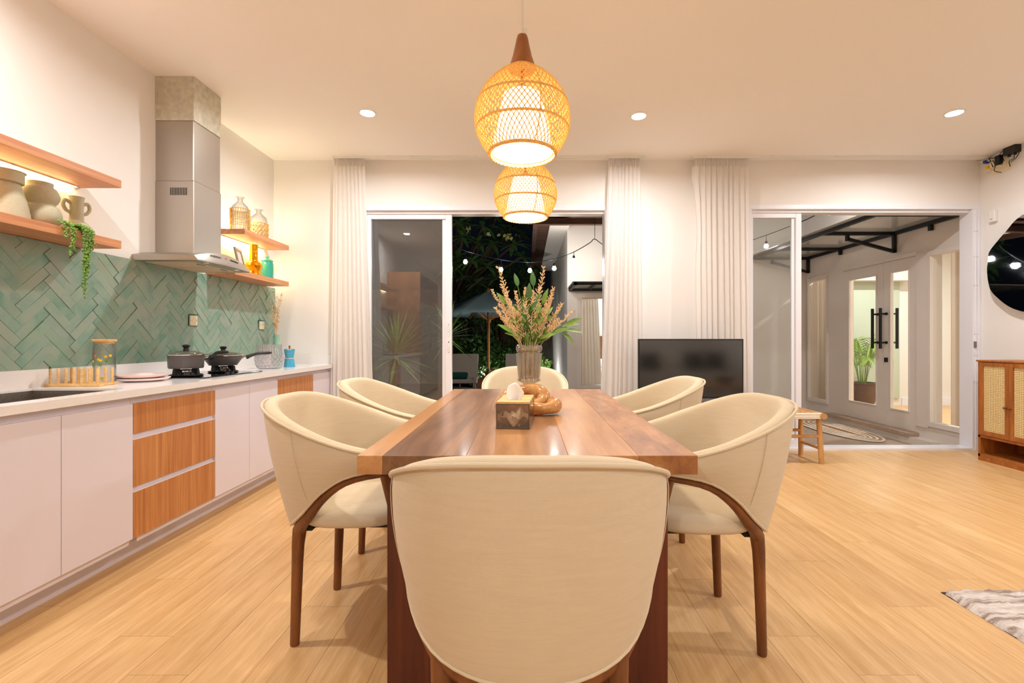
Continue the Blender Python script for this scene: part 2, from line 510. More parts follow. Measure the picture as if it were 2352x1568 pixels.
def cane_mat():
    """open cane webbing: square grid of small holes, true transparency in the holes"""
    t = NT('cane_webbing'); t.bsdf(lin((236, 208, 148)), 0.6)
    tc = t.add('ShaderNodeTexCoord'); sp = t.add('ShaderNodeSeparateXYZ'); t.link(tc.outputs['Object'], sp.inputs[0])
    def cell(sock, per):
        m = t.add('ShaderNodeMath', operation='MULTIPLY'); m.inputs[1].default_value = 1 / per; t.link(sock, m.inputs[0])
        fr = t.add('ShaderNodeMath', operation='FRACT'); t.link(m.outputs[0], fr.inputs[0])
        sb = t.add('ShaderNodeMath', operation='SUBTRACT'); t.link(fr.outputs[0], sb.inputs[0]); sb.inputs[1].default_value = 0.5
        ab = t.add('ShaderNodeMath', operation='ABSOLUTE'); t.link(sb.outputs[0], ab.inputs[0])
        return ab.outputs[0]
    a = cell(sp.outputs['Y'], 0.0145); b = cell(sp.outputs['Z'], 0.0145)
    mx = t.add('ShaderNodeMath', operation='MAXIMUM'); t.link(a, mx.inputs[0]); t.link(b, mx.inputs[1])
    lt = t.add('ShaderNodeMath', operation='LESS_THAN'); t.link(mx.outputs[0], lt.inputs[0]); lt.inputs[1].default_value = 0.2
    tr = t.add('ShaderNodeBsdfTransparent'); ms = t.add('ShaderNodeMixShader')
    t.link(lt.outputs[0], ms.inputs[0]); t.link(t.b.outputs[0], ms.inputs[1]); t.link(tr.outputs[0], ms.inputs[2]); t.link(ms.outputs[0], t.out.inputs[0])
    return t.m
M['cane'] = cane_mat()

def lamp(name, typ, loc, power, color, parent=None, **kw):
    l = bpy.data.lights.new(name, typ); l.energy = power; l.color = color
    for k, v in kw.items(): setattr(l, k, v)
    o = bpy.data.objects.new(name, l); COL.objects.link(o)
    if parent:
        o.parent = parent; o.location = Vector(loc) - ORG[parent.name]
    else: o.location = loc
    return o

# ================================================================== STRUCTURE
def struct(o):
    o['kind'] = 'structure'; return o
# floor slab + planks
flo = struct(MB().box(XL - .1, XR, YF, YB + .02, -.10, -.006).build('floor', M['floorbase']))
PW, PL, PY0 = 0.196, 1.22, 0.30
struct_fill = MB().box(XL, XR, YF, PY0 - .001, -.006, 0).build('floor_near_planks', M['floor'], flo)
full = MB().box(0.0006, PW - .0006, 0.0006, PL - .0006, -.006, 0).mesh('plank'); full.materials.append(M['floor'])
ci = 0; x = XL
while x < XR - 0.001:
    y = PY0 - [0, .44, .83, .22, .61, 1.02][ci % 6]
    while y < YB - .001:
        y0, y1 = max(y, PY0), min(y + PL, YB + .015)
        x1 = min(x + PW, XR)
        if y1 - y0 > .02:
            if y1 - y0 > PL - .002 and x1 - x > PW - .002:
                shared('plank', full, flo, (x, y, 0))
            else:
                me = MB().box(0.0006, x1 - x - .0006, .0006, y1 - y0 - .0006, -.006, 0).mesh('plank'); me.materials.append(M['floor'])
                shared('plank', me, flo, (x, y0, 0))
        y += PL
    x += PW; ci += 1

struct(MB().box(XL - .15, XR + .15, YF - .15, YB + .16, ZC, ZC + .15).build('ceiling', M['ceil']))
struct(MB().box(XL - .15, XL, YF - .15, YB + .16, -.1, ZC).build('wall_left', M['wall']))
struct(MB().box(XL - .15, XR + .15, YF - .15, YF, -.1, ZC).build('wall_front', M['wall']))
struct(MB().box(XR, XR + .15, YF, YB, -.1, ZC).build('wall_right', M['wall']))
O1a, O1b, O2a, O2b = -1.60, 0.80, 2.15, XR
ZH = 2.375
wb = MB()
wb.box(XL, O1a, YB, YB + .16, -.1, ZC); wb.box(O1b, O2a, YB, YB + .16, -.1, ZC)
wb.box(O1a, O1b, YB, YB + .16, ZH, ZC); wb.box(O2a, O2b, YB, YB + .16, ZH + .012, ZC)
struct(wb.build('wall_back', M['wall']))

# ------------------------------------------------ sliding doors
def slider(name, xa, xb, xs0, xs1, ztop, right_jamb):
    root = bpy.data.objects.new(name, None); COL.objects.link(root); root.location = (xa, YB, 0); ORG[root.name] = Vector((xa, YB, 0)); struct(root)
    fr = MB()
    fr.box(xa, xb, YB - .012, YB + .13, ztop - .042, ztop)
    fr.box(xa + .04, xb - (.085 if right_jamb else .04), YB + .02, YB + .129, ztop - .068, ztop - .042)
    fr.box(xa, xa + .04, YB - .012, YB + .13, -.02, ztop - .042)
    jw = .085 if right_jamb else .04
    fr.box(xb - jw, xb, YB - .012, YB + .13, -.02, ztop - .042)
    if right_jamb:
        fr.box(xb - .062, xb - .055, YB - .02, YB, 0, ztop - .04); fr.box(xb - .03, xb - .024, YB - .02, YB, 0, ztop - .04)
    fr.build('door_frame', M['white'], root, bevel=.002)
    box('door_track', M['white'], root, xa + .04, xb - jw, YB - .01, YB + .14, -.03, .022, .002)
    g0, g1 = xa + .04, xs1
    y0, y1 = YB + .035, YB + .075
    pn = MB()
    pn.box(xs0, xs1, y0, y1, .022, ztop - .066)
    pn.box(g0, g0 + .035, y0, y1, .022, ztop - .066)
    pn.box(g0 + .035, xs0, y0, y1, ztop - .115, ztop - .066); pn.box(g0 + .035, xs0, y0, y1, .022, .095)
    pn.box(xs0 - .035, xs0, y0 + .016, y1, .095, ztop - .115)
    p = pn.build('sliding_panel', M['white'], root, bevel=.003)
    box('pane', M['pane'], p, g0 + .035, xs0 - .02, y0 + .022, y0 + .028, .095, ztop - .115)
    return root, p, (y0, y1)
d1, p1, (dy0, dy1) = slider('door_1', O1a, O1b, -.793, -.732, ZH, False)
hx = -.762
for zc, hh in ((1.17, .065), (.985, .05)):
    MB().lathe([(0, 0), (.011, 0), (.013, .003), (.011, .006), (.007, .004), (0, .003)], (hx, dy0, zc), 16, axis=(0, -1, 0)).build('screw_cap', M['whiteplastic'], p1, True)
hp = [(hx + .014 * math.cos(a), 1.175 + .06 * math.copysign(1, math.sin(a)) * (0.6 + .4 * abs(math.sin(a))) if abs(math.sin(a)) > .01 else 1.175) for a in [2 * PI * k / 24 for k in range(24)]]
MB().tube([(hx + .013 * math.cos(2 * PI * k / 28), dy0 - .002, 1.175 + .062 * math.sin(2 * PI * k / 28)) for k in range(28)], .0035, 6, True).build('pull_handle', M['whiteplastic'], p1, True)
MB().box(hx - .009, hx + .009, dy0 - .006, dy0, .955, 1.075).box(hx - .004, hx + .004, dy0 - .012, dy0, .975, 1.01).build('lock', M['whiteplastic'], p1, bevel=.002)
box('lock_slot', M['grille'], p1, hx - .003, hx + .003, dy0 - .0075, dy0, 1.045, 1.06)
d2, p2, _ = slider('door_2', O2a, O2b, 2.645, 2.70, ZH + .012, True)
for zz in (2.13, 1.88, 1.6, 1.13, .92, .66):
    for xx in (XR - .068, XR - .04):
        MB().lathe([(0, 0), (.004, 0), (.003, .002), (0, .0025)], (xx, YB - .012, zz), 8, axis=(0, -1, 0)).build('frame_screw', M['steeld'], d2, True)
MB().box(XR - .075, XR - .06, YB - .03, YB - .012, 1.0, 1.06).build('latch_keeper', M['steeld'], d2, bevel=.002)

# curtain rails (trim)
for i, (xa, xb) in enumerate((((765 - VX) / F * 4.5, (1480 - VX) / F * 4.5), ((1592 - VX) / F * 4.5, XR - .02))):
    r = MB().box(xa, xb, 4.485, 4.515, ZC - .022, ZC)
    o = struct(r.build('trim_%d' % (i + 1), M['whiteplastic']))
    k = xa + .12
    while k < xb:
        box('rail_bracket', M['whiteplastic'], o, k - .012, k + .012, 4.478, 4.522, ZC - .012, ZC + .001); k += .62

# ------------------------------------------------ courtyard structure
ZG = -.10
struct(MB().box(-6, 0.9, YB + .16, 14, ZG - .1, ZG - .02).build('ground', M['soil']))
pf = struct(MB().box(0.9, XR + .03, YB + .16, 7.5, ZG - .12, ZG - .004).build('floor_porch', M['floorbase']))
k = 0; yy = YB + .16
while yy < 7.49:
    xx = 1.6 - [0, .35, .7][k % 3]
    while xx < XR + .02:
        a, b = max(xx, .9), min(xx + 1.0, XR + .03)
        if b - a > .03:
            me = MB().box(.001, b - a - .001, .001, min(.2, 7.5 - yy) - .001, -.004, 0).mesh('porch_plank'); me.materials.append(M['porch'])
            shared('porch_plank', me, pf, (a, yy, ZG))
        xx += 1.0
    yy += .2; k += 1

YW = 7.5       # courtyard wall facing the room
cw = MB()
wa, wb_ = .875, 1.75     # glazed door in it
cw.box(.65, wa, YW, YW + .15, ZG, 3.4); cw.box(wb_, XR + .05, YW, YW + .15, ZG, 3.4)
cw.box(wa, wb_, YW, YW + .15, 1.735, 3.4); cw.box(wa, wb_, YW, YW + .15, ZG, .35)
struct(cw.build('wall_courtyard', M['plaster']))
struct(MB().box(.65, .75, YW + .15, 13.5, ZG, 3.3).build('wall_courtyard_side', M['plaster']))
struct(MB().box(-6, .65, 12.6, 12.75, ZG, 2.4).build('wall_garden', M['gwall']))
# courtyard window
wn = bpy.data.objects.new('window_1', None); COL.objects.link(wn); wn.location = (wa, YW, .35); ORG[wn.name] = Vector((wa, YW, .35)); struct(wn)
m_ = MB()
m_.box(wa - .08, wb_, YW - .02, YW + .03, 1.735, 1.79); m_.box(wa - .08, wa, YW - .02, YW + .03, .35, 1.735); m_.box(wa - .08, wb_, YW - .02, YW + .03, .30, .35)
m_.build('window_frame', M['whitewood'], wn, bevel=.003)
box('pane', M['pane2'], wn, wa, wb_, YW + .05, YW + .056, .35, 1.735)
# bedroom behind it
struct(MB().box(.76, 4.0, YW + 2.4, YW + 2.5, ZG, 2.6).build('wall_bedroom', M['beige2']))
struct(MB().box(.76, 4.0, YW + .15, YW + 2.4, ZG - .05, -.02).build('floor_bedroom', M['porch']))
struct(MB().box(.76, 4.0, YW + .15, YW + 2.4, 2.55, 2.6).build('ceiling_bedroom', M['ceil']))
# eave over the courtyard wall
ev = struct(MB().box(.10, 2.5, 6.93, 7.02, 2.77, 2.86).build('trim_eave', M['beam']))
MB().box(.02, 2.5, 6.80, 7.5, 2.90, 2.95).build('eave_board', M['beam'], ev)
e2 = struct(MB().box(.10, .17, 7.02, 12.0, 2.77, 2.90).build('trim_eave_side', M['beam']))
for k in range(26):
    yk = 7.06 + k * .19
    box('eave_plank', M['beam'], e2, .17, .36, yk, yk + .175, 2.84, 2.865)
struct(MB().box(.36, .66, 7.02, 12.0, 2.82, 2.84).build('ceiling_eave', M['plaster']))

# porch wall with the french doors: plane X = XP facing -X
XP = 4.45
def yp(px): return XP * F / (px - VX)
y_win = (yp(2232) - .02, yp(2135)); y_post = (yp(2135), yp(2108)); y_dr = (yp(2108), yp(1938)); y_w2 = (yp(1903), yp(1857))
pw = MB()
ZT = 2.03; ZB = .02
pw.box(XP, XP + .14, YB + .15, y_w2[1] + .2, ZT + .02, 3.4)
pw.box(XP, XP + .14, YB + .16, y_dr[0], ZG, .12 + ZB); pw.box(XP, XP + .14, y_dr[0], y_dr[1], ZG, ZB - .02)
pw.box(XP - .02, XP + .14, y_post[0], y_post[1], .1, ZT + .02)
pw.box(XP - .0, XP + .14, y_dr[1], y_w2[0], ZG, ZT + .02)
pw.box(XP, XP + .14, y_w2[0], YW + .02, ZG, .14)
pw.box(XP, XP + .14, y_w2[1], YW + .02, .14, ZT + .02)
struct(pw.build('wall_porch', M['whitewood']))
sb = struct(MB().box(XP - .11, XP, y_dr[0] - .3, y_w2[0] + .1, ZG, ZB - .045).build('trim_step', M['plaster']))
box('threshold', M['porch'], sb, XP - .13, XP + .03, y_dr[0] - .02, y_dr[1] + .25, ZB - .045, ZB - .001, .003)

def fixed_window(name, ya, yb, z0, z1):
    o = bpy.data.objects.new(name, None); COL.objects.link(o); o.location = (XP, ya, z0); ORG[o.name] = Vector((XP, ya, z0)); struct(o)
    m = MB(); t = .035
    m.box(XP - .025, XP + .05, ya, yb, z1 - t, z1 + .02); m.box(XP - .025, XP + .05, ya, yb, z0 - .02, z0 + t)
    m.box(XP - .025, XP + .05, ya, ya + t, z0 + t, z1 - t); m.box(XP - .025, XP + .05, yb - t, yb, z0 + t, z1 - t)
    m.build('window_frame', M['whitewood'], o, bevel=.003)
    box('pane', M['pane2'], o, XP + .012, XP + .018, ya + t, yb - t, z0 + t, z1 - t)
fixed_window('window_2', y_win[0] + .04, y_win[1], .14, ZT)
fixed_window('window_3', y_w2[0], y_w2[1], .14, ZT - .02)

def french_leaf(name, ya, yb, hinge_low):
    o = bpy.data.objects.new(name, None); COL.objects.link(o); o.location = (XP, ya, ZB); ORG[o.name] = Vector((XP, ya, ZB)); struct(o)
    st = .105; x0, x1 = XP - .005, XP + .04
    m = MB()
    m.box(x0, x1, ya, ya + st, ZB, ZT); m.box(x0, x1, yb - st, yb, ZB, ZT)
    m.box(x0, x1, ya + st, yb - st, ZT - .13, ZT); m.box(x0, x1, ya + st, yb - st, ZB, ZB + .21)
    leaf = m.build('door_leaf', M['whitewood'], o, bevel=.003)
    box('pane', M['pane2'], leaf, XP + .015, XP + .021, ya + st - .01, yb - st + .01, ZB + .20, ZT - .12)
    bead = MB(); e = .016
    for (a, b, c, d) in ((ya + st, yb - st, ZB + .21, ZB + .21 + e), (ya + st, yb - st, ZT - .13 - e, ZT - .13), (ya + st, ya + st + e, ZB + .21 + e, ZT - .13 - e), (yb - st - e, yb - st, ZB + .21 + e, ZT - .13 - e)):
        bead.box(x0 - .008, x0 + .012, a, b, c, d)
    bead.build('glazing_bead', M['whitewood'], leaf, bevel=.002)
    yh = (yb - .055) if hinge_low else (ya + .075)
    for sx in (-1, 1):
        xb = XP - .085 if sx < 0 else XP + .12
        h = MB().tube([(xb, yh, .965), (xb, yh, 1.465)], .017, 12)
        for zz in (1.04, 1.395): h.tube([(xb, yh, zz), (XP + .0 if sx < 0 else XP + .035, yh, zz)], .011, 8); h.tube([(XP - .02 if sx < 0 else XP + .05, yh, zz), (XP + .0 if sx < 0 else XP + .035, yh, zz)], .017, 10)
        h.build('door_handle', M['black'], leaf, True)
    return o, leaf
ymid = yp(2030)
d3, leaf3 = french_leaf('door_3', y_dr[0], ymid - .002, True)
d4, leaf4 = french_leaf('door_4', ymid + .002, y_dr[1], False)
for xx in (XP - .018, XP + .04):
    box('lock', M['black'], leaf3, xx, xx + .014, ymid - .075, ymid - .025, .80, .855, .003)
box('door_head', M['whitewood'], d3, XP - .02, XP + .05, y_dr[0] + .001, y_dr[1] - .001, ZT + .002, ZT + .05)

# entrance room beyond the french doors
YR = 7.75
struct(MB().box(XP + .14, 9.0, 4.0, YR + .2, -.06, 0).build('floor_entrance', M['floor']))
struct(MB().box(XP + .14, 9.0, YR, YR + .12, 0, 2.7).build('wall_entrance', M['beige2']))
struct(MB().box(9.0, 9.1, 4.0, YR, 0, 2.7).build('wall_entrance_side', M['beige2']))
struct(MB().box(XP + .14, 9.0, 4.0, 4.1, 0, 2.7).build('wall_entrance_near', M['beige2']))
struct(MB().box(XP + .14, 9.0, 4.0, YR, 2.7, 2.75).build('ceiling_entrance', M['ceil']))
struct(MB().box(6.15, 9.0, YR - .02, YR, 0, .12).build('baseboard_entrance', M['white']))
gw = bpy.data.objects.new('window_4', None); COL.objects.link(gw); gw.location = (5.3, YR, .2); ORG[gw.name] = Vector((5.3, YR, .2)); struct(gw)
box('pane', M['greenglass'], gw, 5.32, 6.1, YR - .03, YR - .01, .12, 2.02)
box('window_frame', M['white'], gw, 5.2, 5.32, YR - .05, YR, .0, 2.3, .003)
box('window_lintel', M['whitewood'], gw, 5.25, 6.2, YR - .22, YR, 2.02, 2.2, .003)

# ================================================================== LAMPS OF THE ROOM
def downlight(label, x, y, z=ZC, power=DOWN_W, col=NEUT, grp='recessed ceiling downlights', r=.055):
    t = thing('ceiling_downlight', label, 'downlight', (x, y, z), grp)
    MB().lathe([(r, -.001), (r + .014, -.001), (r + .013, -.006), (r, -.009), (r - .004, -.004)], (x, y, z), 24).build('trim_ring', M['whiteplastic'], t, True)
    MB().lathe([(0, -.003), (r, -.003)], (x, y, z), 24).build('lens', M['lens'], t)
    if power:
        px, py = VX + x / max(y, .05) * F, VY - (z - H) / max(y, .05) * F
        seen = y > .05 and 0 <= px <= 2352 and 0 <= py <= 1568
        lamp('downlight_beam' if seen else 'downlight_offscreen', 'AREA', (x, y, z - .014), power, col, t, shape='DISK', size=.075, spread=R(168))
    return t
for lab, px, py in (('round white downlight in the ceiling over the kitchen side of the sliding garden door', 844, 258),
                    ('round white downlight in the ceiling between the pendant lamps and the television', 1467, 265),
                    ('round white downlight in the ceiling above the rattan door cabinet', 2192, 258)):
    p = atZ(px, py, ZC); downlight(lab, p.x, p.y)
downlight('round white downlight in the ceiling close to the wall shelf with clay vases', -1.97, 1.54)
for x, y, q in ((3.2, 1.25, 'over the coffee table'), (-1.2, -1.3, 'near the tall wooden kitchen unit'), (1.0, -1.3, 'between the sofa and the tall kitchen unit'), (3.2, -1.3, 'over the linen sofa')):
    downlight('round white downlight in the ceiling ' + q, x, y)

# ================================================================== PENDANTS
def pendant(label, X, Y, z0=1.766):
    t = thing('pendant_lamp', label, 'pendant lamp', (X, Y, z0), 'woven rattan pendants over the dining table')
    prof = catmull([(.122, 0, 0), (.146, 0, .032), (.164, 0, .066), (.174, 0, .100), (.176, 0, .134), (.171, 0, .168), (.158, 0, .204), (.136, 0, .240), (.106, 0, .272), (.074, 0, .298), (.046, 0, .318)], 60)
    def pr(u):
        k = u * 59; i = min(int(k), 58); q = prof[i].lerp(prof[i + 1], k - i); return q.x, q.z
    cage = MB(); NS = 58
    for d in (-1, 1):
        for k in range(NS):
            pts = []
            for j in range(25):
                u = j / 24; r, z = pr(u)
                th = 2 * PI * k / NS + d * u * 1.5
                pts.append((X + r * math.cos(th), Y + r * math.sin(th), z0 + z + d * .0006))
            cage.tube(pts, .0019, 4, cap=False)
    cage.build('woven_cage', M['rattan'], t)
    hoops = MB()
    for u in (.26, .53):
        r, z = pr(u)
        for q in (-.0024, .0024):
            hoops.tube([(X + (r + .0008) * math.cos(2 * PI * j / 48), Y + (r + .0008) * math.sin(2 * PI * j / 48), z0 + z + q + .001 * math.sin(12 * j)) for j in range(48)], .0026, 5, True)
    hoops.build('hoop', M['rattan'], t, True)
    rim = MB()
    for q in range(3):
        rim.tube([(X + (.122 + .003 * math.sin(14 * 2 * PI * j / 84 + q * 2.1)) * math.cos(2 * PI * j / 84), Y + (.122 + .003 * math.sin(14 * 2 * PI * j / 84 + q * 2.1)) * math.sin(2 * PI * j / 84), z0 + .003 * math.cos(14 * 2 * PI * j / 84 + q * 2.1)) for j in range(84)], .0042, 5, True)
    rim.build('rim', M['rattan'], t, True)
    ribs = MB()
    for k in range(3):
        ribs.tube([(X + (pr(j / 24)[0] - .003) * math.cos(.9 + k * 2 * PI / 3), Y + (pr(j / 24)[0] - .003) * math.sin(.9 + k * 2 * PI / 3), z0 + pr(j / 24)[1]) for j in range(25)], .0025, 5)
    ribs.build('rib', M['rattan'], t, True)
    MB().lathe([(.112, .006), (.114, .012), (.070, .215), (.0, .216)], (X, Y, z0), 40).build('inner_shade', M['shade'], t, True)
    MB().lathe([(.012, .216), (.018, .222), (.018, .25), (.006, .262), (.006, .32)], (X, Y, z0), 12).build('lamp_holder', M['tealw'], t, True)
    MB().lathe([(0, .312), (.047, .312), (.049, .32), (.036, .36), (.027, .40), (.022, .425), (.018, .438), (.0, .442)], (X, Y, z0), 28).build('wood_cap', M['tealw'], t, True)
    MB().tube([(X, Y, z0 + .43), (X, Y, ZC)], .0045, 8).build('cord', M['cordw'], t, True)
    MB().lathe([(0, -.02), (.006, -.02), (.009, -.012), (.012, 0)], (X, Y, ZC), 12).build('ceiling_hook', M['whiteplastic'], t, True)
    lamp('pendant_glow', 'POINT', (X, Y, z0 + .06), PEND_W, WARM, t, shadow_soft_size=.05)
    return t
pendant('woven rattan pendant lamp with wooden cap above the tissue box end of the table', -.015, 1.752)
pendant('woven rattan pendant lamp with wooden cap above the table half by the garden door', -.005, 2.655)

# ================================================================== TABLE
tb = thing('dining_table', 'thick solid wood dining table with glossy plank top in mixed browns', 'table', (0, 2.24, 0))
TX0, TX1, TY0, TY1, TZ = -.481, .487, 1.341, 3.141, .75
cuts = [TX0, TX0 + .072, TX0 + .31, TX0 + .60, TX0 + .80, TX1]
top = None
for a, b, tm in zip(cuts, cuts[1:], ('table_a', 'table_b', 'table', 'table_a', 'table_c')):
    box('top_plank', M[tm], tb, a, b, TY0, TY1, TZ - .054, TZ, .0015)
for y in (1.44, 2.97):
    box('leg_panel', M['tableleg'], tb, -.425, .432, y, y + .06, 0, TZ - .055, .003)
box('stretcher', M['tableleg'], tb, -.04, .04, 1.50, 2.97, .60, TZ - .055, .003)

# ================================================================== CHAIRS
def make_chair():
    t = thing('dining_chair', 'x', 'chair', (0, 0, 0), 'cream barrel chairs around the dining table', local=True)
    Tp = [(0, -.300, .856), (.12, -.288, .853), (.215, -.243, .837), (.282, -.155, .803), (.312, -.04, .759), (.308, .08, .717), (.286, .225, .682)]
    Bp = [(0, -.208, .396), (.11, -.192, .405), (.203, -.150, .434), (.262, -.085, .492), (.290, -.010, .570), (.292, .08, .624), (.274, .225, .648)]
    NH = 22
    Th = catmull(Tp, NH); Bh = catmull(Bp, NH)
    mir = lambda v: Vector((-v.x, v.y, v.z))
    T = [mir(v) for v in reversed(Th[1:])] + Th
    B = [mir(v) for v in reversed(Bh[1:])] + Bh
    N = len(T); nrm = []
    for i in range(N):
        d = T[min(i + 1, N - 1)] - T[max(i - 1, 0)]; d.z = 0; d.normalize()
        nrm.append(Vector((-d.y, d.x, 0)))
    mb = MB(); rings = []
    for i in range(N):
        a, b, n = T[i], B[i], nrm[i]
        e = abs(i - (N - 1) / 2) / ((N - 1) / 2)
        th = .056 - .018 * e ** 3
        up = Vector((0, 0, 1))
        pts = [b + n * .008 - up * .006, b - n * .003 - up * .005, b.lerp(a, .03) - n * .005, b.lerp(a, .3) - n * .012, b.lerp(a, .6) - n * .014, b.lerp(a, .9) - n * .005, a,
               a + n * (th * .22) + up * .009, a + n * (th * .55) + up * .013, a + n * (th * .88) + up * .004, a + n * (th * 1.02) - up * .016,
               b.lerp(a, .6) + n * (th * .95), b.lerp(a, .3) + n * (th * .9), b + n * (th * .82) + up * .01, b + n * (th * .6) - up * .004]
        ring = []
        for p in pts:
            ring.append(len(mb.v)); mb.v.append(tuple(p))
        rings.append(ring)
    K = len(rings[0])
    for r0, r1 in zip(rings, rings[1:]):
        for k in range(K):
            mb.f.append((r0[k], r0[(k + 1) % K], r1[(k + 1) % K], r1[k]))
    mb.f.append(tuple(rings[0])); mb.f.append(tuple(reversed(rings[-1])))
    sh = mb.build('back_shell', M['cream'], t, True, sub=1)
    MB().tube([T[i] - nrm[i] * .003 + Vector((0, 0, .001)) for i in range(N)], .0052, 8).build('rim_piping', M['cream'], sh, True)
    MB().tube([B[i] - nrm[i] * .002 - Vector((0, 0, .001)) for i in range(N)], .0048, 8).build('lower_piping', M['cream'], sh, True)
    for sgn in (1, -1):
        i = int((N - 1) / 2 + sgn * 12)
        MB().tube([B[i].lerp(T[i], u) - nrm[i] * (.0018 + .0145 * math.sin(PI * min(1, max(0, u))) ** .6 - .002) for u in [k / 10 for k in range(11)]], .0011, 5).build('seam', M['cream'], sh, True)
    # seat cushion
    def ring(sx, y0, y1, z, p=2.7):
        out = []
        for k in range(40):
            a = 2 * PI * k / 40
            c, s_ = math.cos(a), math.sin(a)
            cx = math.copysign(abs(c) ** (2 / p), c) * sx
            cy = (y0 + y1) / 2 + math.copysign(abs(s_) ** (2 / p), s_) * (y1 - y0) / 2
            if cy < 0: cx *= 1 - .28 * (cy / y0) ** 2
            out.append((cx, cy, z))
        return out
    sc = MB(); rr = []
    for f, z in ((.90, .428), (.97, .432), (1.0, .447), (.985, .466), (.93, .480), (.80, .488), (.5, .494), (.2, .496)):
        pts = ring(.246 * f, .035 - .235 * f, .035 + .235 * f, z)
        r_ = list(range(len(sc.v), len(sc.v) + 40)); sc.v += pts; rr.append(r_)
    for a, b in zip(rr, rr[1:]):
        for k in range(40): sc.f.append((a[k], a[(k + 1) % 40], b[(k + 1) % 40], b[k]))
    sc.f.append(tuple(reversed(rr[0]))); sc.f.append(tuple(rr[-1]))
    sc.build('seat', M['cream'], t, True, angle=80)
    MB().box(-.15, .15, -.12, .22, .40, .43).box(-.18, .18, -.13, -.09, .40, .425).box(-.21, .21, .19, .23, .40, .425).build('seat_bracket', M['black'], t)
    # timber frame
    def rail(i0, i1, hw, hv, drop, name):
        pts = [B[i] + nrm[i] * .022 - Vector((0, 0, drop)) for i in range(i0, i1 + 1)]
        return MB().tube(pts, hw, 10, flat=hv / hw, up=(0, 0, 1)).build(name, M['chairwood'], t, True)
    c = (N - 1) // 2
    kleg = 7
    rail(c - kleg, c + kleg, .013, .026, .022, 'back_rail')
    for s_ in (1, -1):
        idx = list(range(c + kleg, N)) if s_ > 0 else list(range(c - kleg, -1, -1))
        base = B[idx[0]] + nrm[idx[0]] * .022
        foot = Vector((s_ * .187, base.y - .014, 0)); jt = Vector((base.x, base.y, base.z - .03))
        path = [foot.lerp(jt, .70), foot.lerp(jt, .88), jt + Vector((0, .004, .004))] + [B[i] + nrm[i] * .022 - Vector((0, 0, .018)) for i in idx[2:]]
        rad = [.0188, .021, .0235] + [max(.0125, .0215 - .0009 * k) for k in range(len(idx) - 2)]
        MB().tube(path, rad, 10).build('arm_rail', M['chairwood'], t, True)
        MB().tube([foot, foot.lerp(jt, .014), foot.lerp(jt, .5), foot.lerp(jt, .80)], [.0145, .016, .018, .0195], 12).build('leg', M['chairwood'], t, True)
        fe = B[idx[-2]] + nrm[idx[-2]] * .022 - Vector((0, 0, .02))
        MB().tube([(s_ * .185, .262, 0), (s_ * .185, .262, .006), (s_ * .212, .255, .3), (fe.x, fe.y + .012, fe.z)], [.0135, .015, .0165, .015], 12).build('leg', M['chairwood'], t, True)
    return t
ch = make_chair()
spots = [((.007, 1.137, 0), 0, 'cream barrel dining chair at the table end with its back panel fully in view'),
         ((-.672, 1.858, 0), -PI / 2, 'cream barrel dining chair on the kitchen side of the table beside the wooden drawers'),
         ((-.686, 2.573, 0), -PI / 2, 'cream barrel dining chair on the kitchen side of the table by the sliding garden door'),
         ((.660, 1.804, 0), PI / 2, 'cream barrel dining chair on the television side of the table beside the rope stool'),
         ((.682, 2.70, 0), PI / 2, 'cream barrel dining chair right in front of the television screen'),
         ((-.010, 3.52, 0), PI, 'cream barrel dining chair at the garden end of the table behind the flower vase')]
for i, (loc, rz, lab) in enumerate(spots):
    if i == 0:
        ch.location = loc; ch.rotation_euler = (0, 0, rz); ch['label'] = lab
    else: clone_tree(ch, loc, rz, lab)

# ================================================================== KITCHEN
# --- worktop with sink cut-out
ct = thing('worktop', 'long white quartz kitchen worktop with thin upstand along the wall', 'worktop', (-2.15, 2.78, .80))
Y0C = .97
SX0, SX1, SY0, SY1 = -2.39, -1.945, 1.45, 2.285
m_ = MB()
TS = .010
m_.box(XL + .001, XFRONT - .02, SY1, YB - .001, ZCT - TS, ZCT); m_.box(XL + .001, XFRONT - .02, Y0C, SY0, ZCT - TS, ZCT)
m_.box(XL + .001, SX0, SY0, SY1, ZCT - TS, ZCT); m_.box(SX1, XFRONT - .02, SY0, SY1, ZCT - TS, ZCT)
m_.box(XFRONT - .02, XFRONT, Y0C, YB - .001, ZCT - .034, ZCT)
m_.build('slab', M['quartz'], ct)
ZUP = ZCT + .088
MB().box(XL, XL + .02, Y0C, YB, ZCT, ZUP).box(XL + .02, XFRONT - .01, YB - .02, YB, ZCT, ZUP).build('upstand', M['quartz'], ct)
sk = thing('kitchen_sink', 'undermounted stainless steel kitchen sink let into the white worktop', 'sink', ((SX0 + SX1) / 2, (SY0 + SY1) / 2, .62))
m_ = MB(); t_ = .006; zb = .62
m_.box(SX0 - t_, SX0, SY0 - t_, SY1 + t_, zb, ZCT - .011); m_.box(SX1, SX1 + t_, SY0 - t_, SY1 + t_, zb, ZCT - .011)
m_.box(SX0, SX1, SY0 - t_, SY0, zb, ZCT - .011); m_.box(SX0, SX1, SY1, SY1 + t_, zb, ZCT - .011); m_.box(SX0, SX1, SY0, SY1, zb - t_, zb)
m_.build('basin', M['sink'], sk)
MB().lathe([(0, .002), (.03, .002), (.042, .004), (.045, 0)], (-2.15, 1.87, zb), 20).build('drain', M['chrome'], sk, True)
MB().box(SX0, SX1, 1.84, 1.852, zb, ZCT - .06).build('divider', M['sink'], sk)
fc = thing('kitchen_faucet', 'curved chrome kitchen faucet reaching over the steel sink', 'faucet', (-2.405, 1.83, ZCT))
MB().lathe([(0, 0), (.028, 0), (.028, .012), (.018, .02), (.016, .12), (0, .12)], (-2.405, 1.83, ZCT), 20).build('base', M['chrome'], fc, True)
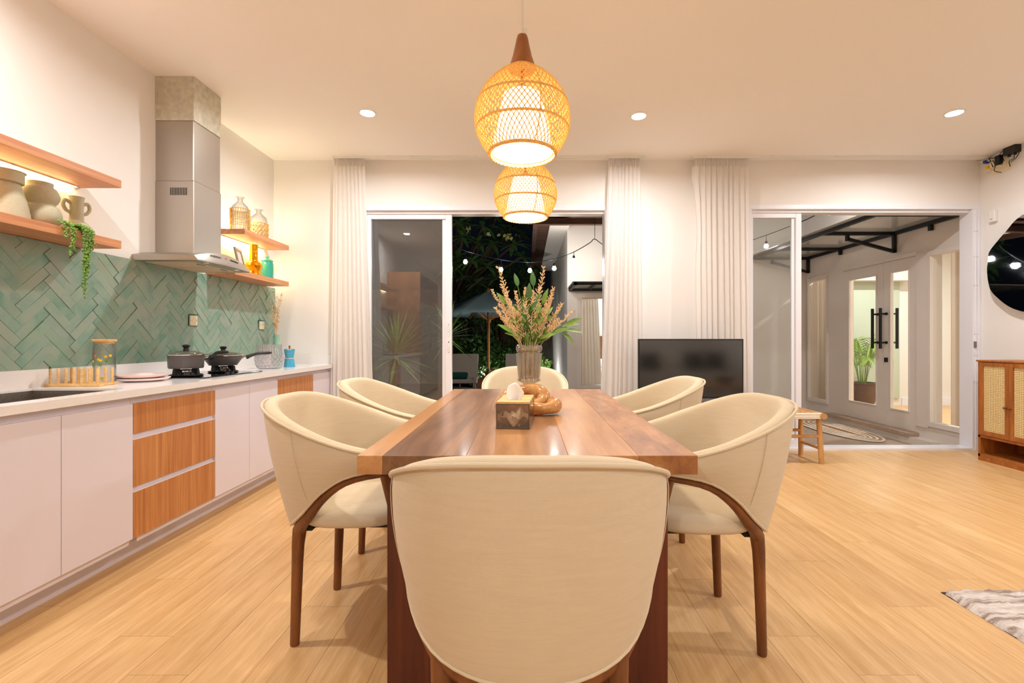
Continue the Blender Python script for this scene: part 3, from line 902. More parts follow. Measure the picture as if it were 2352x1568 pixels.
MB().tube(catmull([(-2.405, 1.83, ZCT + .1), (-2.405, 1.83, ZCT + .22), (-2.36, 1.86, ZCT + .27), (-2.27, 1.92, ZCT + .22), (-2.23, 1.95, ZCT + .12)], 24), .011, 12).build('spout', M['chrome'], fc, True)
MB().lathe([(.0, 0), (.018, 0), (.019, .008), (.013, .05), (.011, .08)], (-2.222, 1.955, ZCT + .035), 16).build('spray_head', M['chrome'], fc, True)
MB().tube([(-2.405, 1.83, ZCT + .08), (-2.36, 1.80, ZCT + .09)], .006, 8).build('lever', M['chrome'], fc, True)

# --- base units
def yd(px): return 1.88 * F / (VX - px)
edges = [(.97, 1.56, 'door2'), (1.56, yd(306), 'door2'), (yd(306), yd(494), 'drawer'), (yd(494), yd(638), 'door2'), (yd(638), yd(719), 'wood1'), (yd(719), YB, 'door1')]
names = ['lilac white base cabinet beside the tall wooden kitchen unit', 'lilac white two-door base cabinet under the steel sink',
         'base cabinet with three zebra grain wooden drawers and white channel grips', 'lilac white two-door base cabinet below the gas hob',
         'wooden fronted base cabinet below the cut glass bowl', 'narrow lilac white base cabinet in the corner by the curtain']
ZD0, ZD1 = .126, .772
for (a, b, kind), lab in zip(edges, names):
    u = thing('base_cabinet', lab, 'cabinet', (-2.15, (a + b) / 2, 0), 'base cabinets of the kitchen run')
    xi = XDOOR - .019
    body = MB()
    if 'steel sink' in lab or 'tall wooden' in lab:
        body.box(XL + .002, xi - .001, a + .001, b - .001, .095, .60)
        body.box(xi - .02, xi - .001, a + .001, b - .001, .60, ZCT - .011)
    else: body.box(XL + .002, xi - .001, a + (.045 if kind == 'drawer' else .001), b - .001, .095, ZCT - .011)
    body.build('carcass', M['lam'], u)
    box('plinth', M['lam'], u, XTOE - .018, XTOE, a, b, 0, .096)
    box('grip_channel', M['lam'], u, xi, xi + .004, a + .001, b - .001, .735, ZCT - .036)
    if kind == 'drawer':
        for z0, z1 in ((.628, ZD1), (.373, .598), (ZD0, .346)):
            d = box('drawer_front', M['zebra_v'], u, xi, XDOOR, a + .002, b - .002, z0, z1, .001)
        for z0, z1 in ((.598, .628), (.346, .373)):
            g = box('grip_rail', M['lam'], u, xi, xi + .006, a + .002, b - .002, z0 - .03, z1 + .004)
            box('rail_lip', M['lam'], u, xi + .006, XDOOR - .001, a + .002, b - .002, z0 - .001, z0 + .004)
    else:
        n = 2 if kind == 'door2' else 1
        mt = M['zebra_v'] if kind == 'wood1' else M['lam']
        ys = [a + (b - a) * i / n for i in range(n + 1)]
        if lab == names[1]: ys = [a, yd(141), b]
        if lab == names[3]: ys = [a, yd(573), b]
        for i in range(n):
            box('cabinet_door', mt, u, xi, XDOOR, ys[i] + .0015, ys[i + 1] - .0015, ZD0, ZD1, .001)
# tall wooden unit at the near end of the run (mirrored in the garden door glass)
tu = thing('tall_cabinet', 'tall wooden kitchen unit with open cubbies closing the worktop run', 'cabinet', (-2.17, .12, 0))
m_ = MB()
XT = XL + .002
m_.box(XT, -1.88, .93, .968, 0, 2.27); m_.box(XT, -1.88, -.72, -.69, 0, 2.27); m_.box(XT, -1.88, -.69, .93, 2.24, 2.27)
m_.box(XT, -2.44, -.69, .93, 0, 2.24); m_.box(XT, -1.89, .10, .125, 0, 2.24); m_.box(XT, -1.89, -.69, .93, 1.72, 1.745)
m_.build('carcass', M['zebra_v'], tu)
for y0, y1 in ((.127, .928), (-.688, .098)):
    dd = box('cabinet_door', M['steeld'], tu, -1.90, -1.87, y0, y1, .08, 1.715, .004)
    box('handle', M['chrome'], dd, -1.87, -1.85, (y1 - .06) if y0 < 0 else (y0 + .04), (y1 - .04) if y0 < 0 else (y0 + .06), .8, 1.3, .003)

# --- herringbone backsplash
bs = thing('backsplash', 'sage green glazed tile backsplash laid in herringbone along the kitchen wall', 'backsplash', (XL, 2.9, ZUP))
TL, TW = .192, .048
BY0, BY1, BZ0, BZ1 = 1.5, YB, ZUP, 1.576
MB().box(XL + .001, XL + .006, BY0, BY1 - .001, BZ0, BZ1).build('grout', M['grouts'], bs)
yv = 2.46 * F / (VX - 168.3); zv = H - (753 - VY) * yv / F
rs = math.sqrt(.5)
def clip(poly, ax, lim, keep_gt):
    out = []
    for i in range(len(poly)):
        p, q = poly[i - 1], poly[i]
        ip = (p[ax] >= lim) if keep_gt else (p[ax] <= lim)
        iq = (q[ax] >= lim) if keep_gt else (q[ax] <= lim)
        if ip != iq:
            t = (lim - p[ax]) / (q[ax] - p[ax]); out.append((p[0] + (q[0] - p[0]) * t, p[1] + (q[1] - p[1]) * t))
        if iq: out.append(q)
    return out
tilec = {}
ntile = 0
rnd = random.Random(3)
def put_tile(p0, q0, lp, lq, key):
    global ntile
    g = .0006
    rect = [(p0 + g, q0 + g), (p0 + lp - g, q0 + g), (p0 + lp - g, q0 + lq - g), (p0 + g, q0 + lq - g)]
    poly = [(yv + (p - q) * rs, zv + (p + q) * rs) for p, q in rect]
    orig = poly
    for ax, lim, gt in ((0, BY0, True), (0, BY1 - .001, False), (1, BZ0, True), (1, BZ1, False)):
        poly = clip(poly, ax, lim, gt)
        if len(poly) < 3: return
    area = abs(sum(poly[i - 1][0] * poly[i][1] - poly[i][0] * poly[i - 1][1] for i in range(len(poly)))) / 2
    if area < 6e-5: return
    xo = .0095 + rnd.uniform(0, .0060)
    whole = area > (TL - 2 * g) * (TW - 2 * g) * .999
    cy = sum(p[0] for p in orig) / 4; cz = sum(p[1] for p in orig) / 4
    loc = Vector((XL + xo, cy, cz)) - ORG[bs.name]
    if whole and key in tilec: me = tilec[key]
    else:
        me = MB().prism([(y - cy, z - cz) for y, z in poly], 0, -.006, 0).mesh('tile'); me.materials.append(M['tile'])
        import bmesh
        bm = bmesh.new(); bm.from_mesh(me)
        bmesh.ops.recalc_face_normals(bm, faces=bm.faces)
        bm.to_mesh(me); bm.free()
        if whole: tilec[key] = me
    shared('tile', me, bs, loc, (0, rnd.uniform(-.016, .016), rnd.uniform(-.016, .016)))
    ntile += 1
nn = 4
for a in range(-90, 90):
    for k in range(-14, 14):
        put_tile((a + 2 * nn * k) * TW, a * TW, TL, TW, 'h')
        put_tile(a * TW, (a - 2 * nn + 1 + 2 * nn * k) * TW, TW, TL, 'v')
print('tiles', ntile)

# sockets
for lab, px, py in (('ivory wall socket on the green tiles behind the gas hob', 443, 736), ('ivory wall socket on the green tiles near the corner vase', 600, 747)):
    p = atX(px, py, XL + .018)
    s = thing('wall_socket', lab, 'socket', (XL + .012, p.y, p.z))
    y, z = p.y, p.z
    box('mounting_box', M['grouts'], s, XL + .004, XL + .018, y - .038, y + .052, z - .04, z + .046)
    pl = box('cover_plate', M['ivory'], s, XL + .016, XL + .028, y - .037, y + .037, z - .037, z + .037, .003)
    MB().lathe([(.021, .0), (.021, .002), (.018, .002), (.017, -.004), (0, -.005)], (XL + .028, y, z), 20, axis=(1, 0, 0)).build('socket_well', M['ivory'], s, True)
    for q in (-.028, .028): MB().lathe([(0, .001), (.0025, .001), (.003, 0)], (XL + .028, y + q, z), 8, axis=(1, 0, 0)).build('screw', M['steeld'], pl, True)

# --- shelves
XS = -2.233
def shelf(lab, y0, y1, z0, z1, led):
    s = thing('wall_shelf', lab, 'shelf', (XL, (y0 + y1) / 2, z0), 'floating veneer shelves')
    box('shelf_board', M['zebra_h'], s, XL, XS, y0, y1, z0, z1, .001)
    if led:
        box('led_channel', M['whiteplastic'], s, XL + .03, XL + .06, y0 + .05, y1 - .12, z1, z1 + .010)  # top channel added for an up-light; invented and empty above the clay vases
        box('led_channel', M['whiteplastic'], s, XL + .004, XL + .022, y0 + .02, y1 - .03, z0 - .006, z0)
        box('led_strip', M['led'], s, XL + .007, XL + .019, y0 + .03, y1 - .04, z0 - .008, z0 - .006)
    return s
shelf('upper wooden wall shelf with a hidden light strip over the clay vases', 1.05, 2.605, 1.913, 1.955, True)
shelf('lower wooden wall shelf carrying clay vases and a trailing plant', 1.05, 2.605, 1.579, 1.622, False)
shelf('upper wooden corner shelf holding two rattan wrapped bottles', 3.75, 4.443, 1.916, 1.958, True)
shelf('lower wooden corner shelf with the gold vase and teal jar', 3.62, 4.443, 1.577, 1.620, False)
for y0, y1, z, p, col in ((3.8, 4.35, 1.96, 3.0, (1, .90, .62)),):   # glow on the wall just above the corner shelf
    l = lamp('shelf_wash_light', 'AREA', (XL + .045, (y0 + y1) / 2, z + .012), p, col, None, shape='RECTANGLE', size=.015, size_y=y1 - y0)
    l.rotation_euler = (PI, 0, 0)
for y0, y1, z, p in ((1.1, 2.55, 1.903, 2.0), (3.8, 4.4, 1.906, 3.4)):
    l = lamp('shelf_strip_light', 'AREA', (XL + .013, (y0 + y1) / 2, z), p, (1, .72, .34), None, shape='RECTANGLE', size=.012, size_y=y1 - y0)
ZS1, ZS2 = 1.622, 1.958

# --- cooker hood
hd = thing('cooker_hood', 'stainless steel chimney cooker hood with curved front and lit keypad', 'cooker hood', (-2.25, 3.25, 1.575))
CY0, CY1, CXF = 3.129, 3.41, -2.203
MB().box(XL, CXF, CY0, CY1, 1.60, 2.13).build('chimney_lower', M['steel'], hd, bevel=.004)
MB().box(XL, CXF - .004, CY0 + .004, CY1 - .004, 2.13, 2.53).build('chimney_upper', M['steel'], hd, bevel=.004)
MB().box(XL, CXF, CY0, CY1, 2.53, ZC).build('duct_cover', M['foil'], hd, bevel=.003)
for k in range(11):
    xk = CXF - .045 - k * .0105
    box('vent_slot', M['grille'], hd, xk - .0055, xk, CY0 - .0008, CY0 + .002, 2.035, 2.085)
HY0, HY1, HXF, HZ = 2.945, 3.515, -2.05, 1.575
hb = MB(); NS = 24
ftop = lambda v: HZ + .030 + .052 * math.sin(PI * v) ** .9
for j in range(NS + 1):
    v = j / NS; y = HY0 + (HY1 - HY0) * v; bulge = .028 * math.sin(PI * v)
    zt = ftop(v)
    hb.v += [(HXF + bulge, y, HZ), (HXF + bulge - .002, y, HZ + .010), (HXF + bulge - .022 - .25 * (zt - HZ - .03), y, zt), (CXF, y, zt + .006), (XL, y, zt + .006), (XL, y, HZ)]
for j in range(NS):
    a, b = 6 * j, 6 * j + 6
    for k in range(5):
        hb.f.append((a + k, a + k + 1, b + k + 1, b + k))
hb.f.append((0, 1, 2, 3, 4, 5)); hb.f.append(tuple(6 * NS + k for k in (5, 4, 3, 2, 1, 0)))
for j in range(NS): hb.f.append((6 * j + 5, 6 * j, 6 * j + 6, 6 * j + 11))
hb.build('canopy', M['steel'], hd, True, angle=30)
for a, b in ((HY0 + .05, (HY0 + HY1) / 2 - .006), ((HY0 + HY1) / 2 + .006, HY1 - .05)):
    f_ = box('filter', M['alufilter'], hd, XL + .04, HXF - .07, a, b, HZ - .004, HZ + .002, .001)
    box('filter_latch', M['steeld'], f_, HXF - .10, HXF - .085, (a + b) / 2 - .03, (a + b) / 2 + .03, HZ - .008, HZ - .003, .001)
for y in (HY0 + .12, HY1 - .12):
    MB().lathe([(0, -.004), (.022, -.004), (.026, -.001), (.026, .002)], (HXF - .035, y, HZ), 16).build('hood_lamp', M['chrome'], hd, True)
# lettering and controls on the leaning front
lean = math.atan2(.25 * .05 + .02, .06)
def front_frame(v, h):
    y = HY0 + (HY1 - HY0) * v; bl = .028 * math.sin(PI * v); zt = ftop(v)
    top = Vector((HXF + bl - .022 - .25 * (zt - HZ - .03), y, zt)); bot = Vector((HXF + bl - .002, y, HZ + .010))
    p = bot.lerp(top, h); up = (top - bot).normalized()
    tg = Vector((.028 * PI * math.cos(PI * v), HY1 - HY0, 0)).normalized()
    nr = tg.cross(up).normalized()
    return p, tg, up, nr
def text_mesh(name, body, size, m, parent, mat4, extrude=.0006):
    cu = bpy.data.curves.new(name, 'FONT'); cu.body = body; cu.size = size; cu.extrude = extrude; cu.align_x = 'CENTER'; cu.align_y = 'CENTER'
    tmp = bpy.data.objects.new(name + '_tmp', cu); COL.objects.link(tmp)
    dg = bpy.context.evaluated_depsgraph_get()
    me = bpy.data.meshes.new_from_object(tmp.evaluated_get(dg))
    bpy.data.objects.remove(tmp)
    o = bpy.data.objects.new(name, me); COL.objects.link(o); me.materials.clear(); me.materials.append(m)
    o.parent = parent
    mm = mat4.copy(); mm.translation = mm.translation - ORG[parent.name]
    o.matrix_local = mm
    return o
p, tg, up, nr = front_frame(.30, .60)
mt = Matrix(((tg.x, up.x, nr.x, p.x + nr.x * .001), (tg.y, up.y, nr.y, p.y + nr.y * .001), (tg.z, up.z, nr.z, p.z + nr.z * .001), (0, 0, 0, 1)))
text_mesh('lettering', 'MODENA', .022, M['grille'], hd, mt)
p, tg, up, nr = front_frame(.47, .58)
MB().lathe([(0, .0015), (.006, .0015), (.007, 0)], p, 12, axis=nr).build('logo_mark', M['red'], hd, True)
for k in range(5):
    p, tg, up, nr = front_frame(.565 + k * .034, .55)
    MB().obox(p, tg * .006, up * .004, nr * .004).build('push_button', M['grille'], hd, bevel=.001)

# --- hob
hob = thing('gas_hob', 'black glass two burner gas hob set on the white worktop', 'hob', (-2.15, 3.18, ZCT))
box('glass_plate', M['blackglass'], hob, -2.36, -1.95, 2.87, 3.49, ZCT, ZCT + .007, .002)
burn = [(-2.15, 2.985), (-2.14, 3.335)]
for bx, by in burn:
    MB().lathe([(.0, .007), (.085, .007), (.095, .012), (.086, .018), (.06, .016), (0, .016)], (bx, by, ZCT), 28).build('drip_ring', M['blackplastic'], hob, True)
    br = MB().lathe([(0, .016), (.042, .016), (.044, .03), (.046, .034), (.046, .042), (.038, .048), (0, .05)], (bx, by, ZCT), 36, mod=lambda r, z, th, i: r * (1 + (.03 * math.cos(18 * th) if 2 <= i <= 4 else 0))).build('burner', M['chrome'], hob, True)
    for k in range(4):
        sp = MB(); a = R(-9) + k * PI / 2; c_, s_ = math.cos(a), math.sin(a)
        sp.add([(bx + c_ * r - s_ * q, by + s_ * r + c_ * q, ZCT + z) for r, q, z in ((.092, -.011, .012), (.092, .011, .012), (.088, .008, .052), (.088, -.008, .052), (.05, -.006, .030), (.05, .006, .030), (.045, .005, .054), (.045, -.005, .054))],
               [(0, 1, 2, 3), (4, 7, 6, 5), (0, 4, 5, 1), (3, 2, 6, 7), (0, 3, 7, 4), (1, 5, 6, 2)])
        sp.build('pan_support', M['blackplastic'], hob, bevel=.002)
for by in (3.145, 3.195):
    MB().lathe([(0, .02), (.012, .02), (.014, .016), (.015, .007)], (-1.99, by, ZCT), 16).build('knob', M['blackplastic'], hob, True)

def pan(name, lab, bx, by, r, h, rb, hdir, hl):
    z0 = ZCT + .056
    t = thing(name, lab, 'pan', (bx, by, z0))
    MB().lathe([(0, 0), (rb * .96, 0), (rb, .008), (r * .99, h * .9), (r, h), (r + .003, h + .002), (r - .003, h), (r - .006, h * .9), (rb - .004, .012), (0, .006)], (bx, by, z0), 40).build('body', M['nonstick'], t, True, angle=50)
    lid = MB().lathe([(r + .001, h + .002), (r + .002, h + .006), (r * .9, h + .013), (r * .5, h + .026), (.012, h + .031), (0, h + .031)], (bx, by, z0), 40).build('glass_lid', M['clear'], t, True, angle=60)
    MB().lathe([(r - .003, h + .001), (r + .004, h + .001), (r + .005, h + .005), (r + .001, h + .008), (r - .003, h + .006)], (bx, by, z0), 40).build('lid_band', M['chrome'], lid, True)
    MB().lathe([(0, h + .028), (.014, h + .028), (.016, h + .036), (.013, h + .045), (.022, h + .056), (.022, h + .062), (.012, h + .067), (0, h + .068)], (bx, by, z0), 20).build('lid_knob', M['blackplastic'], lid, True)
    d = Vector((hdir[0], hdir[1], 0)).normalized(); c = Vector((bx, by, z0))
    MB().tube([c + d * (r - .002) + Vector((0, 0, h * .72)), c + d * (r + .03) + Vector((0, 0, h * .80))], .008, 8).build('handle_bracket', M['chrome'], t, True)
    hp = catmull([c + d * (r + .022) + Vector((0, 0, h * .74)), c + d * (r + .05) + Vector((0, 0, h * .92)), c + d * (r + hl * .5) + Vector((0, 0, h * 1.15)), c + d * (r + hl * .8) + Vector((0, 0, h * 1.2)), c + d * (r + hl) + Vector((0, 0, h * 1.22))], 16)
    MB().tube(hp, [.014, .018, .018, .016, .015, .014, .013, .013, .013, .013, .013, .013, .014, .013, .012, .007], 10, flat=.8).build('handle', M['blackplastic'], t, True)
pan('sauce_pan', 'deep grey saucepan with glass lid on the burner next to the pink plates', burn[0][0], burn[0][1], .098, .082, .094, (.85, .5), .13)
pan('frying_pan', 'wide shallow grey frying pan with glass lid on the burner next to the glass bowl', burn[1][0], burn[1][1], .126, .066, .09, (.62, .78), .20)

# --- things on the worktop
def at_counter(px, X): return X * F / (px - VX)
# bamboo peg rack
rk = thing('dish_rack', 'bamboo dish rack with two rows of upright pegs by the sink', 'dish rack', (-2.29, 2.44, ZCT))
for yb, x0, x1 in ((2.375, -2.415, -2.135), (2.50, -2.43, -2.17)):
    b_ = box('base_bar', M['bamboo'], rk, x0, x1, yb - .012, yb + .012, ZCT, ZCT + .014, .002)
    for k in range(7):
        xk = x0 + .022 + k * (x1 - x0 - .044) / 6
        MB().lathe([(0, .014), (.0062, .014), (.0062, .088), (.0045, .091), (0, .091)], (xk, yb, ZCT), 12).build('peg', M['bamboo'], b_, True)
for xk in (-2.40, -2.18):
    box('cross_bar', M['bamboo'], rk, xk - .008, xk + .008, 2.387, 2.488, ZCT + .001, ZCT + .011, .002)
# jar with flowers
jx, jy = -2.3, 2.575
j = thing('storage_jar', 'clear glass jar with bamboo lid and painted meadow flowers', 'jar', (jx, jy, ZCT))
MB().lathe([(0, 0), (.046, 0), (.05, .006), (.05, .19), (.046, .212), (.044, .222), (.0415, .222), (.0435, .21), (.0475, .188), (.0475, .008), (0, .004)], (jx, jy, ZCT), 36).build('glass_body', M['clear'], j, True, angle=50)
MB().lathe([(0, .214), (.043, .214), (.043, .224), (.053, .226), (.054, .234), (.05, .238), (0, .239)], (jx, jy, ZCT), 32).build('bamboo_lid', M['bamboo'], j, True, angle=50)
fl = [(-.9, .15, 'coral'), (-.55, .13, 'yellow'), (-.35, .125, 'yellow'), (.1, .145, 'yellow'), (.55, .15, 'yellow'), (-.2, .03, 'yellow'), (-1.2, .12, 'yellow')]
vdir = math.atan2(-jy, -jx)
for da, hz, cm in fl:
    a = vdir + da * .9
    nv = Vector((math.cos(a), math.sin(a), 0)); tv = Vector((-math.sin(a), math.cos(a), 0)); c0 = Vector((jx, jy, ZCT + hz)) + nv * .0508
    f_ = MB()
    for k in range(6):
        q = k * PI / 3; dv = tv * math.cos(q) + Vector((0, 0, 1)) * math.sin(q); pv = nv.cross(dv)
        f_.add([c0, c0 + dv * .005 + pv * .0028, c0 + dv * .0085, c0 + dv * .005 - pv * .0028], [(0, 1, 2, 3)])
    f_.build('painted_flower', M[cm], j)
    s_ = MB(); s_.tube([c0 - Vector((0, 0, .006)), c0 - Vector((0, 0, .03)) + tv * .004, c0 - Vector((0, 0, .05)) - tv * .002], .0008, 4)
    for q in (-1, 1):
        b0 = c0 - Vector((0, 0, .034)); s_.add([b0, b0 + tv * q * .006 + Vector((0, 0, .008)), b0 + tv * q * .009 + Vector((0, 0, .02)), b0 + tv * q * .002 + Vector((0, 0, .012))], [(0, 1, 2, 3)])
    s_.build('painted_stem', M['leafg'], j)
# plates
for k, (px_, py_, z, lab) in enumerate(((-2.195, 2.71, 0, 'pale pink plate lying under another pink plate beside the hob'), (-2.235, 2.735, .017, 'pale pink plate lying on top of another pink plate beside the hob'))):
    MBp = MB().lathe([(0, 0), (.075, 0), (.11, .006), (.125, .016), (.126, .019), (.122, .019), (.107, .0105), (.075, .0065), (0, .006)], (px_, py_, ZCT + z), 44)
    props(MBp.build('dinner_plate', M['pink'], None, True, loc=(px_, py_, ZCT + z)), lab, 'plate')
# crystal bowl
gx, gy = -2.10, 3.86
g = thing('glass_bowl', 'large cut crystal glass bowl with diamond facets on the worktop', 'bowl', (gx, gy, ZCT))
pr_ = [(0, 0), (.075, 0), (.082, .004)] + [(.086 + .018 * math.sin(PI * min(1, k / 22) ** .8), .008 + k * .008) for k in range(1, 20)] + [(.092, .195), (.088, .195)] + [(.086, .17), (.094, .09), (.076, .02), (0, .012)]
def cut(r, z, th, i):
    if 3 <= i <= 15: return r + .0035 * (abs(math.sin(9 * th + z * 130)) + abs(math.sin(9 * th - z * 130)) - 1.1)
    if 15 < i <= 22: return r + .002 * math.cos(36 * th)
    return r
MB().lathe(pr_, (gx, gy, ZCT), 108, mod=cut).build('bowl', M['crystal'], g, True, angle=25)
m_ = MB()
def br_(z): return .0885 + .018 * math.sin(PI * min(1, (z - .008) / .008 / 22) ** .8)
for d in (-1, 1):
    for k in range(18):
        m_.tube([(gx + br_(z) * math.cos(2 * PI * k / 18 + d * (z - .01) * 8), gy + br_(z) * math.sin(2 * PI * k / 18 + d * (z - .01) * 8), ZCT + z) for z in [.012 + .013 * j for j in range(8)]], .0017, 4)
m_.build('diamond_cut', M['frost'], g)
m_ = MB()
for k in range(30):
    m_.tube([(gx + (br_(z) + .0005) * math.cos(2 * PI * k / 30), gy + (br_(z) + .0005) * math.sin(2 * PI * k / 30), ZCT + z) for z in (.11, .13, .15)] + [(gx + .096 * math.cos(2 * PI * k / 30), gy + .096 * math.sin(2 * PI * k / 30), ZCT + .175)], .0016, 4)
m_.build('flute_cut', M['frost'], g)
# moka pot
kx, ky = -2.056, 4.1
k_ = thing('moka_pot', 'small blue octagonal stovetop coffee pot with silver waist', 'coffee pot', (kx, ky, ZCT))
MB().lathe([(0, 0), (.047, 0), (.048, .004), (.038, .072), (0, .072)], (kx, ky, ZCT), 8).build('boiler', M['blue'], k_, bevel=.002)
MB().lathe([(0, .071), (.037, .071), (.039, .075), (.037, .080), (0, .08)], (kx, ky, ZCT), 24).build('waist_band', M['chrome'], k_, True)
tpv = MB().lathe([(0, .079), (.035, .079), (.047, .148), (0, .148)], (kx, ky, ZCT), 8).build('top_chamber', M['blue'], k_, bevel=.002)
lidm = MB().lathe([(0, .147), (.047, .147), (.046, .153), (.02, .162), (0, .164)], (kx, ky, ZCT), 8).build('lid', M['chrome'], k_, bevel=.001)
MB().lathe([(0, .16), (.005, .16), (.006, .168), (.009, .174), (.008, .182), (0, .184)], (kx, ky, ZCT), 12).build('lid_knob', M['tealw'], lidm, True)
MB().tube([(kx - .02, ky + .042, ZCT + .14), (kx - .045, ky + .072, ZCT + .135), (kx - .048, ky + .076, ZCT + .09)], .007, 8).build('handle', M['blackplastic'], k_, True)
# mint vase with grasses
vx, vy = -2.31, 4.37
v = thing('bud_vase', 'slim mint ceramic bottle vase holding dry grass in the corner', 'vase', (vx, vy, ZCT))
MB().lathe([(0, 0), (.042, 0), (.045, .01), (.045, .10), (.036, .14), (.023, .19), (.021, .275), (.024, .28), (.018, .28), (.016, .19), (0, .1)], (vx, vy, ZCT), 28).build('bottle', M['mint'], v, True)
rg = random.Random(5)
for k in range(16):
    a = rg.uniform(0, 2 * PI); ln = rg.uniform(.14, .36) if k > 4 else rg.uniform(.3, .4)
    dx = rg.uniform(-.01, .05) if k < 4 else rg.uniform(0, .02); dyy = rg.uniform(-.12, .01)
    st = MB()
    pts = catmull([(vx, vy, ZCT + .24), (vx + dx * .3, vy + dyy * .3, ZCT + .28 + ln * .4), (vx + dx, vy + dyy, ZCT + .28 + ln)], 10)
    st.tube(pts, .0011, 4)
    for q in range(18):
        c0 = pts[min(9, 4 + q // 3)] + Vector((rg.uniform(-.012, .012), rg.uniform(-.012, .012), rg.uniform(-.01, .014)))
        st.obox(c0, Vector((.0016, .001, .004)), Vector((-.001, .0016, 0)), Vector((-.003, 0, .001)))
    st.build('dry_grass', M['drystem'], v)

# --- shelf items
def clay(name, lab, x, y, prof, handles=(), z=ZS1):
    t = thing(name, lab, 'vase', (x, y, z), 'clay vases on the wall shelf')
    full_ = [(0, 0)] + prof + [(max(.003, prof[-1][0] - .006), prof[-1][1]), (max(.003, prof[-1][0] - .008), prof[-1][1] - .05), (0, prof[-1][1] - .055)]
    MB().lathe(full_, (x, y, z), 40, mod=lambda r, zz, th, i: r * (1 + .008 * math.sin(26 * th + (PI if i % 2 else 0)))).build('body', M['clay'], t, True, angle=60)
    for h in handles:
        MB().tube(catmull([(x + a, y + b, z + c) for a, b, c in h], 18), .0085, 10).build('handle', M['clay'], t, True)
def fine(pts, n=26): return [(p.x, p.z) for p in catmull([(r, 0, z) for r, z in pts], n)]
sx_, sy_ = 1184 / 1608, -2.35 / 2.93
clay('clay_pitcher', 'big tapering sage clay pitcher with a loop handle at the shelf', -2.35, 2.125, fine([(.086, 0), (.085, .02), (.074, .08), (.056, .15), (.046, .18), (.048, .195), (.072, .215)]),
     [[(-.02, -.05, .18), (-.03, -.115, .20), (-.03, -.13, .13), (-.02, -.085, .07)]])
clay('bubble_vase', 'sage clay vase shaped like two stacked bubbles', -2.35, 2.285, fine([(.05, 0), (.07, .02), (.078, .055), (.066, .095), (.052, .108), (.062, .125), (.070, .15), (.058, .185), (.046, .195), (.046, .215)]))
hd_ = Vector((.35, .93, 0))
clay('handled_vase', 'small sage clay vase with narrow neck and two ear handles', -2.35, 2.468, fine([(.05, 0), (.064, .015), (.066, .035), (.05, .06), (.031, .075), (.029, .09), (.028, .15), (.031, .196), (.033, .20)]),
     [[(s_ * hd_.x * r, s_ * hd_.y * r, z) for r, z in ((.026, .165), (.048, .175), (.056, .150), (.045, .125), (.027, .115))] for s_ in (1, -1)])
# trailing pearls
tp = thing('trailing_plant', 'string of pearls plant trailing down over the edge of the clay vase shelf', 'plant', (-2.25, 2.33, ZS1))
MB().lathe([(0, 0), (.03, 0), (.034, .012), (.026, .022), (0, .024)], (-2.285, 2.40, ZS1), 14).build('crown', M['pearl'], tp, True)
bead = []
rg = random.Random(11)
for k, (yo, xo, drop) in enumerate(((-.075, .0, .02), (-.045, .004, .10), (-.052, .012, .07), (.015, .006, .30), (.032, .012, .17), (.024, .0, .23), (.05, .004, .06), (.010, .014, .26), (-.03, .0, .02), (.058, .01, .03), (.02, .016, .14), (.036, .004, .20))):
    y1 = 2.345 + yo
    path = catmull([(-2.285, 2.40 - .03 * (k % 3), ZS1 + .022), (-2.245, y1, ZS1 + .028), (XS + .012 + xo, y1 + .005, ZS1 + .004), (XS + .014 + xo, y1 + .004, ZS1 - drop * .5 - .02), (XS + .016 + xo, y1 + rg.uniform(-.01, .01), ZS1 - drop - .03)], 40)
    m_ = MB(); m_.tube(path, .0014, 4)
    L = len(path)
    for i in range(2, L):
        for q in range(1 + (drop > .05) + (drop > .15)):
            c0 = path[i] + Vector((rg.uniform(-.004, .007), rg.uniform(-.009, .009), rg.uniform(-.004, .004)))
            r = rg.uniform(.0032, .0046)
            m_.lathe([(0, -r * 1.3), (r * .8, -r * .6), (r, .2 * r), (r * .6, r), (0, r * 1.5)], c0, 6, axis=(rg.uniform(-.3, 1), rg.uniform(-.8, .8), rg.uniform(-1, .4)))
    m_.build('strand', M['pearl'], tp, True)
# rattan bottles
def bottle(lab, x, y, r, h, wrap, style):
    t = thing('wrapped_bottle', lab, 'bottle', (x, y, ZS2), 'rattan wrapped glass bottles')
    MB().lathe([(0, 0), (r, 0), (r, .01), (r, h * .62), (r * .9, h * .72), (r * .5, h * .82), (r * .3, h * .87), (r * .3, h * .96), (r * .5, h * .985), (r * .5, h), (r * .26, h), (r * .26, h * .88), (r * .85, h * .7), (r * .96, h * .6), (r * .96, .008), (0, .006)], (x, y, ZS2), 32).build('glass_body', M['clear'], t, True, angle=60)
    m_ = MB(); rr = r + .003
    if style == 0:
        for k in range(26):
            a = 2 * PI * k / 26
            m_.tube([(x + rr * math.cos(a), y + rr * math.sin(a), ZS2 + .002 + wrap * j / 6) for j in range(7)], .0032, 5)
        for j in range(5):
            z = ZS2 + .004 + (wrap - .006) * j / 4
            m_.tube([(x + (rr + .003) * math.cos(2 * PI * k / 52), y + (rr + .003 * math.cos(PI * k)) * math.sin(2 * PI * k / 52), z) for k in range(52)], .003, 5, True)
    else:
        for d in (-1, 1):
            for k in range(16):
                m_.tube([(x + rr * math.cos(2 * PI * k / 16 + d * j * .16), y + rr * math.sin(2 * PI * k / 16 + d * j * .16), ZS2 + .002 + wrap * j / 8) for j in range(9)], .0036, 5)
        for j in range(4):
            z = ZS2 + .004 + (wrap - .006) * j / 3
            m_.tube([(x + (rr + .002) * math.cos(2 * PI * k / 40), y + (rr + .002) * math.sin(2 * PI * k / 40), z + .002 * math.sin(k * 1.7)) for k in range(40)], .0036, 5, True)
    m_.build('rattan_sleeve', M['rindw'], t, True)
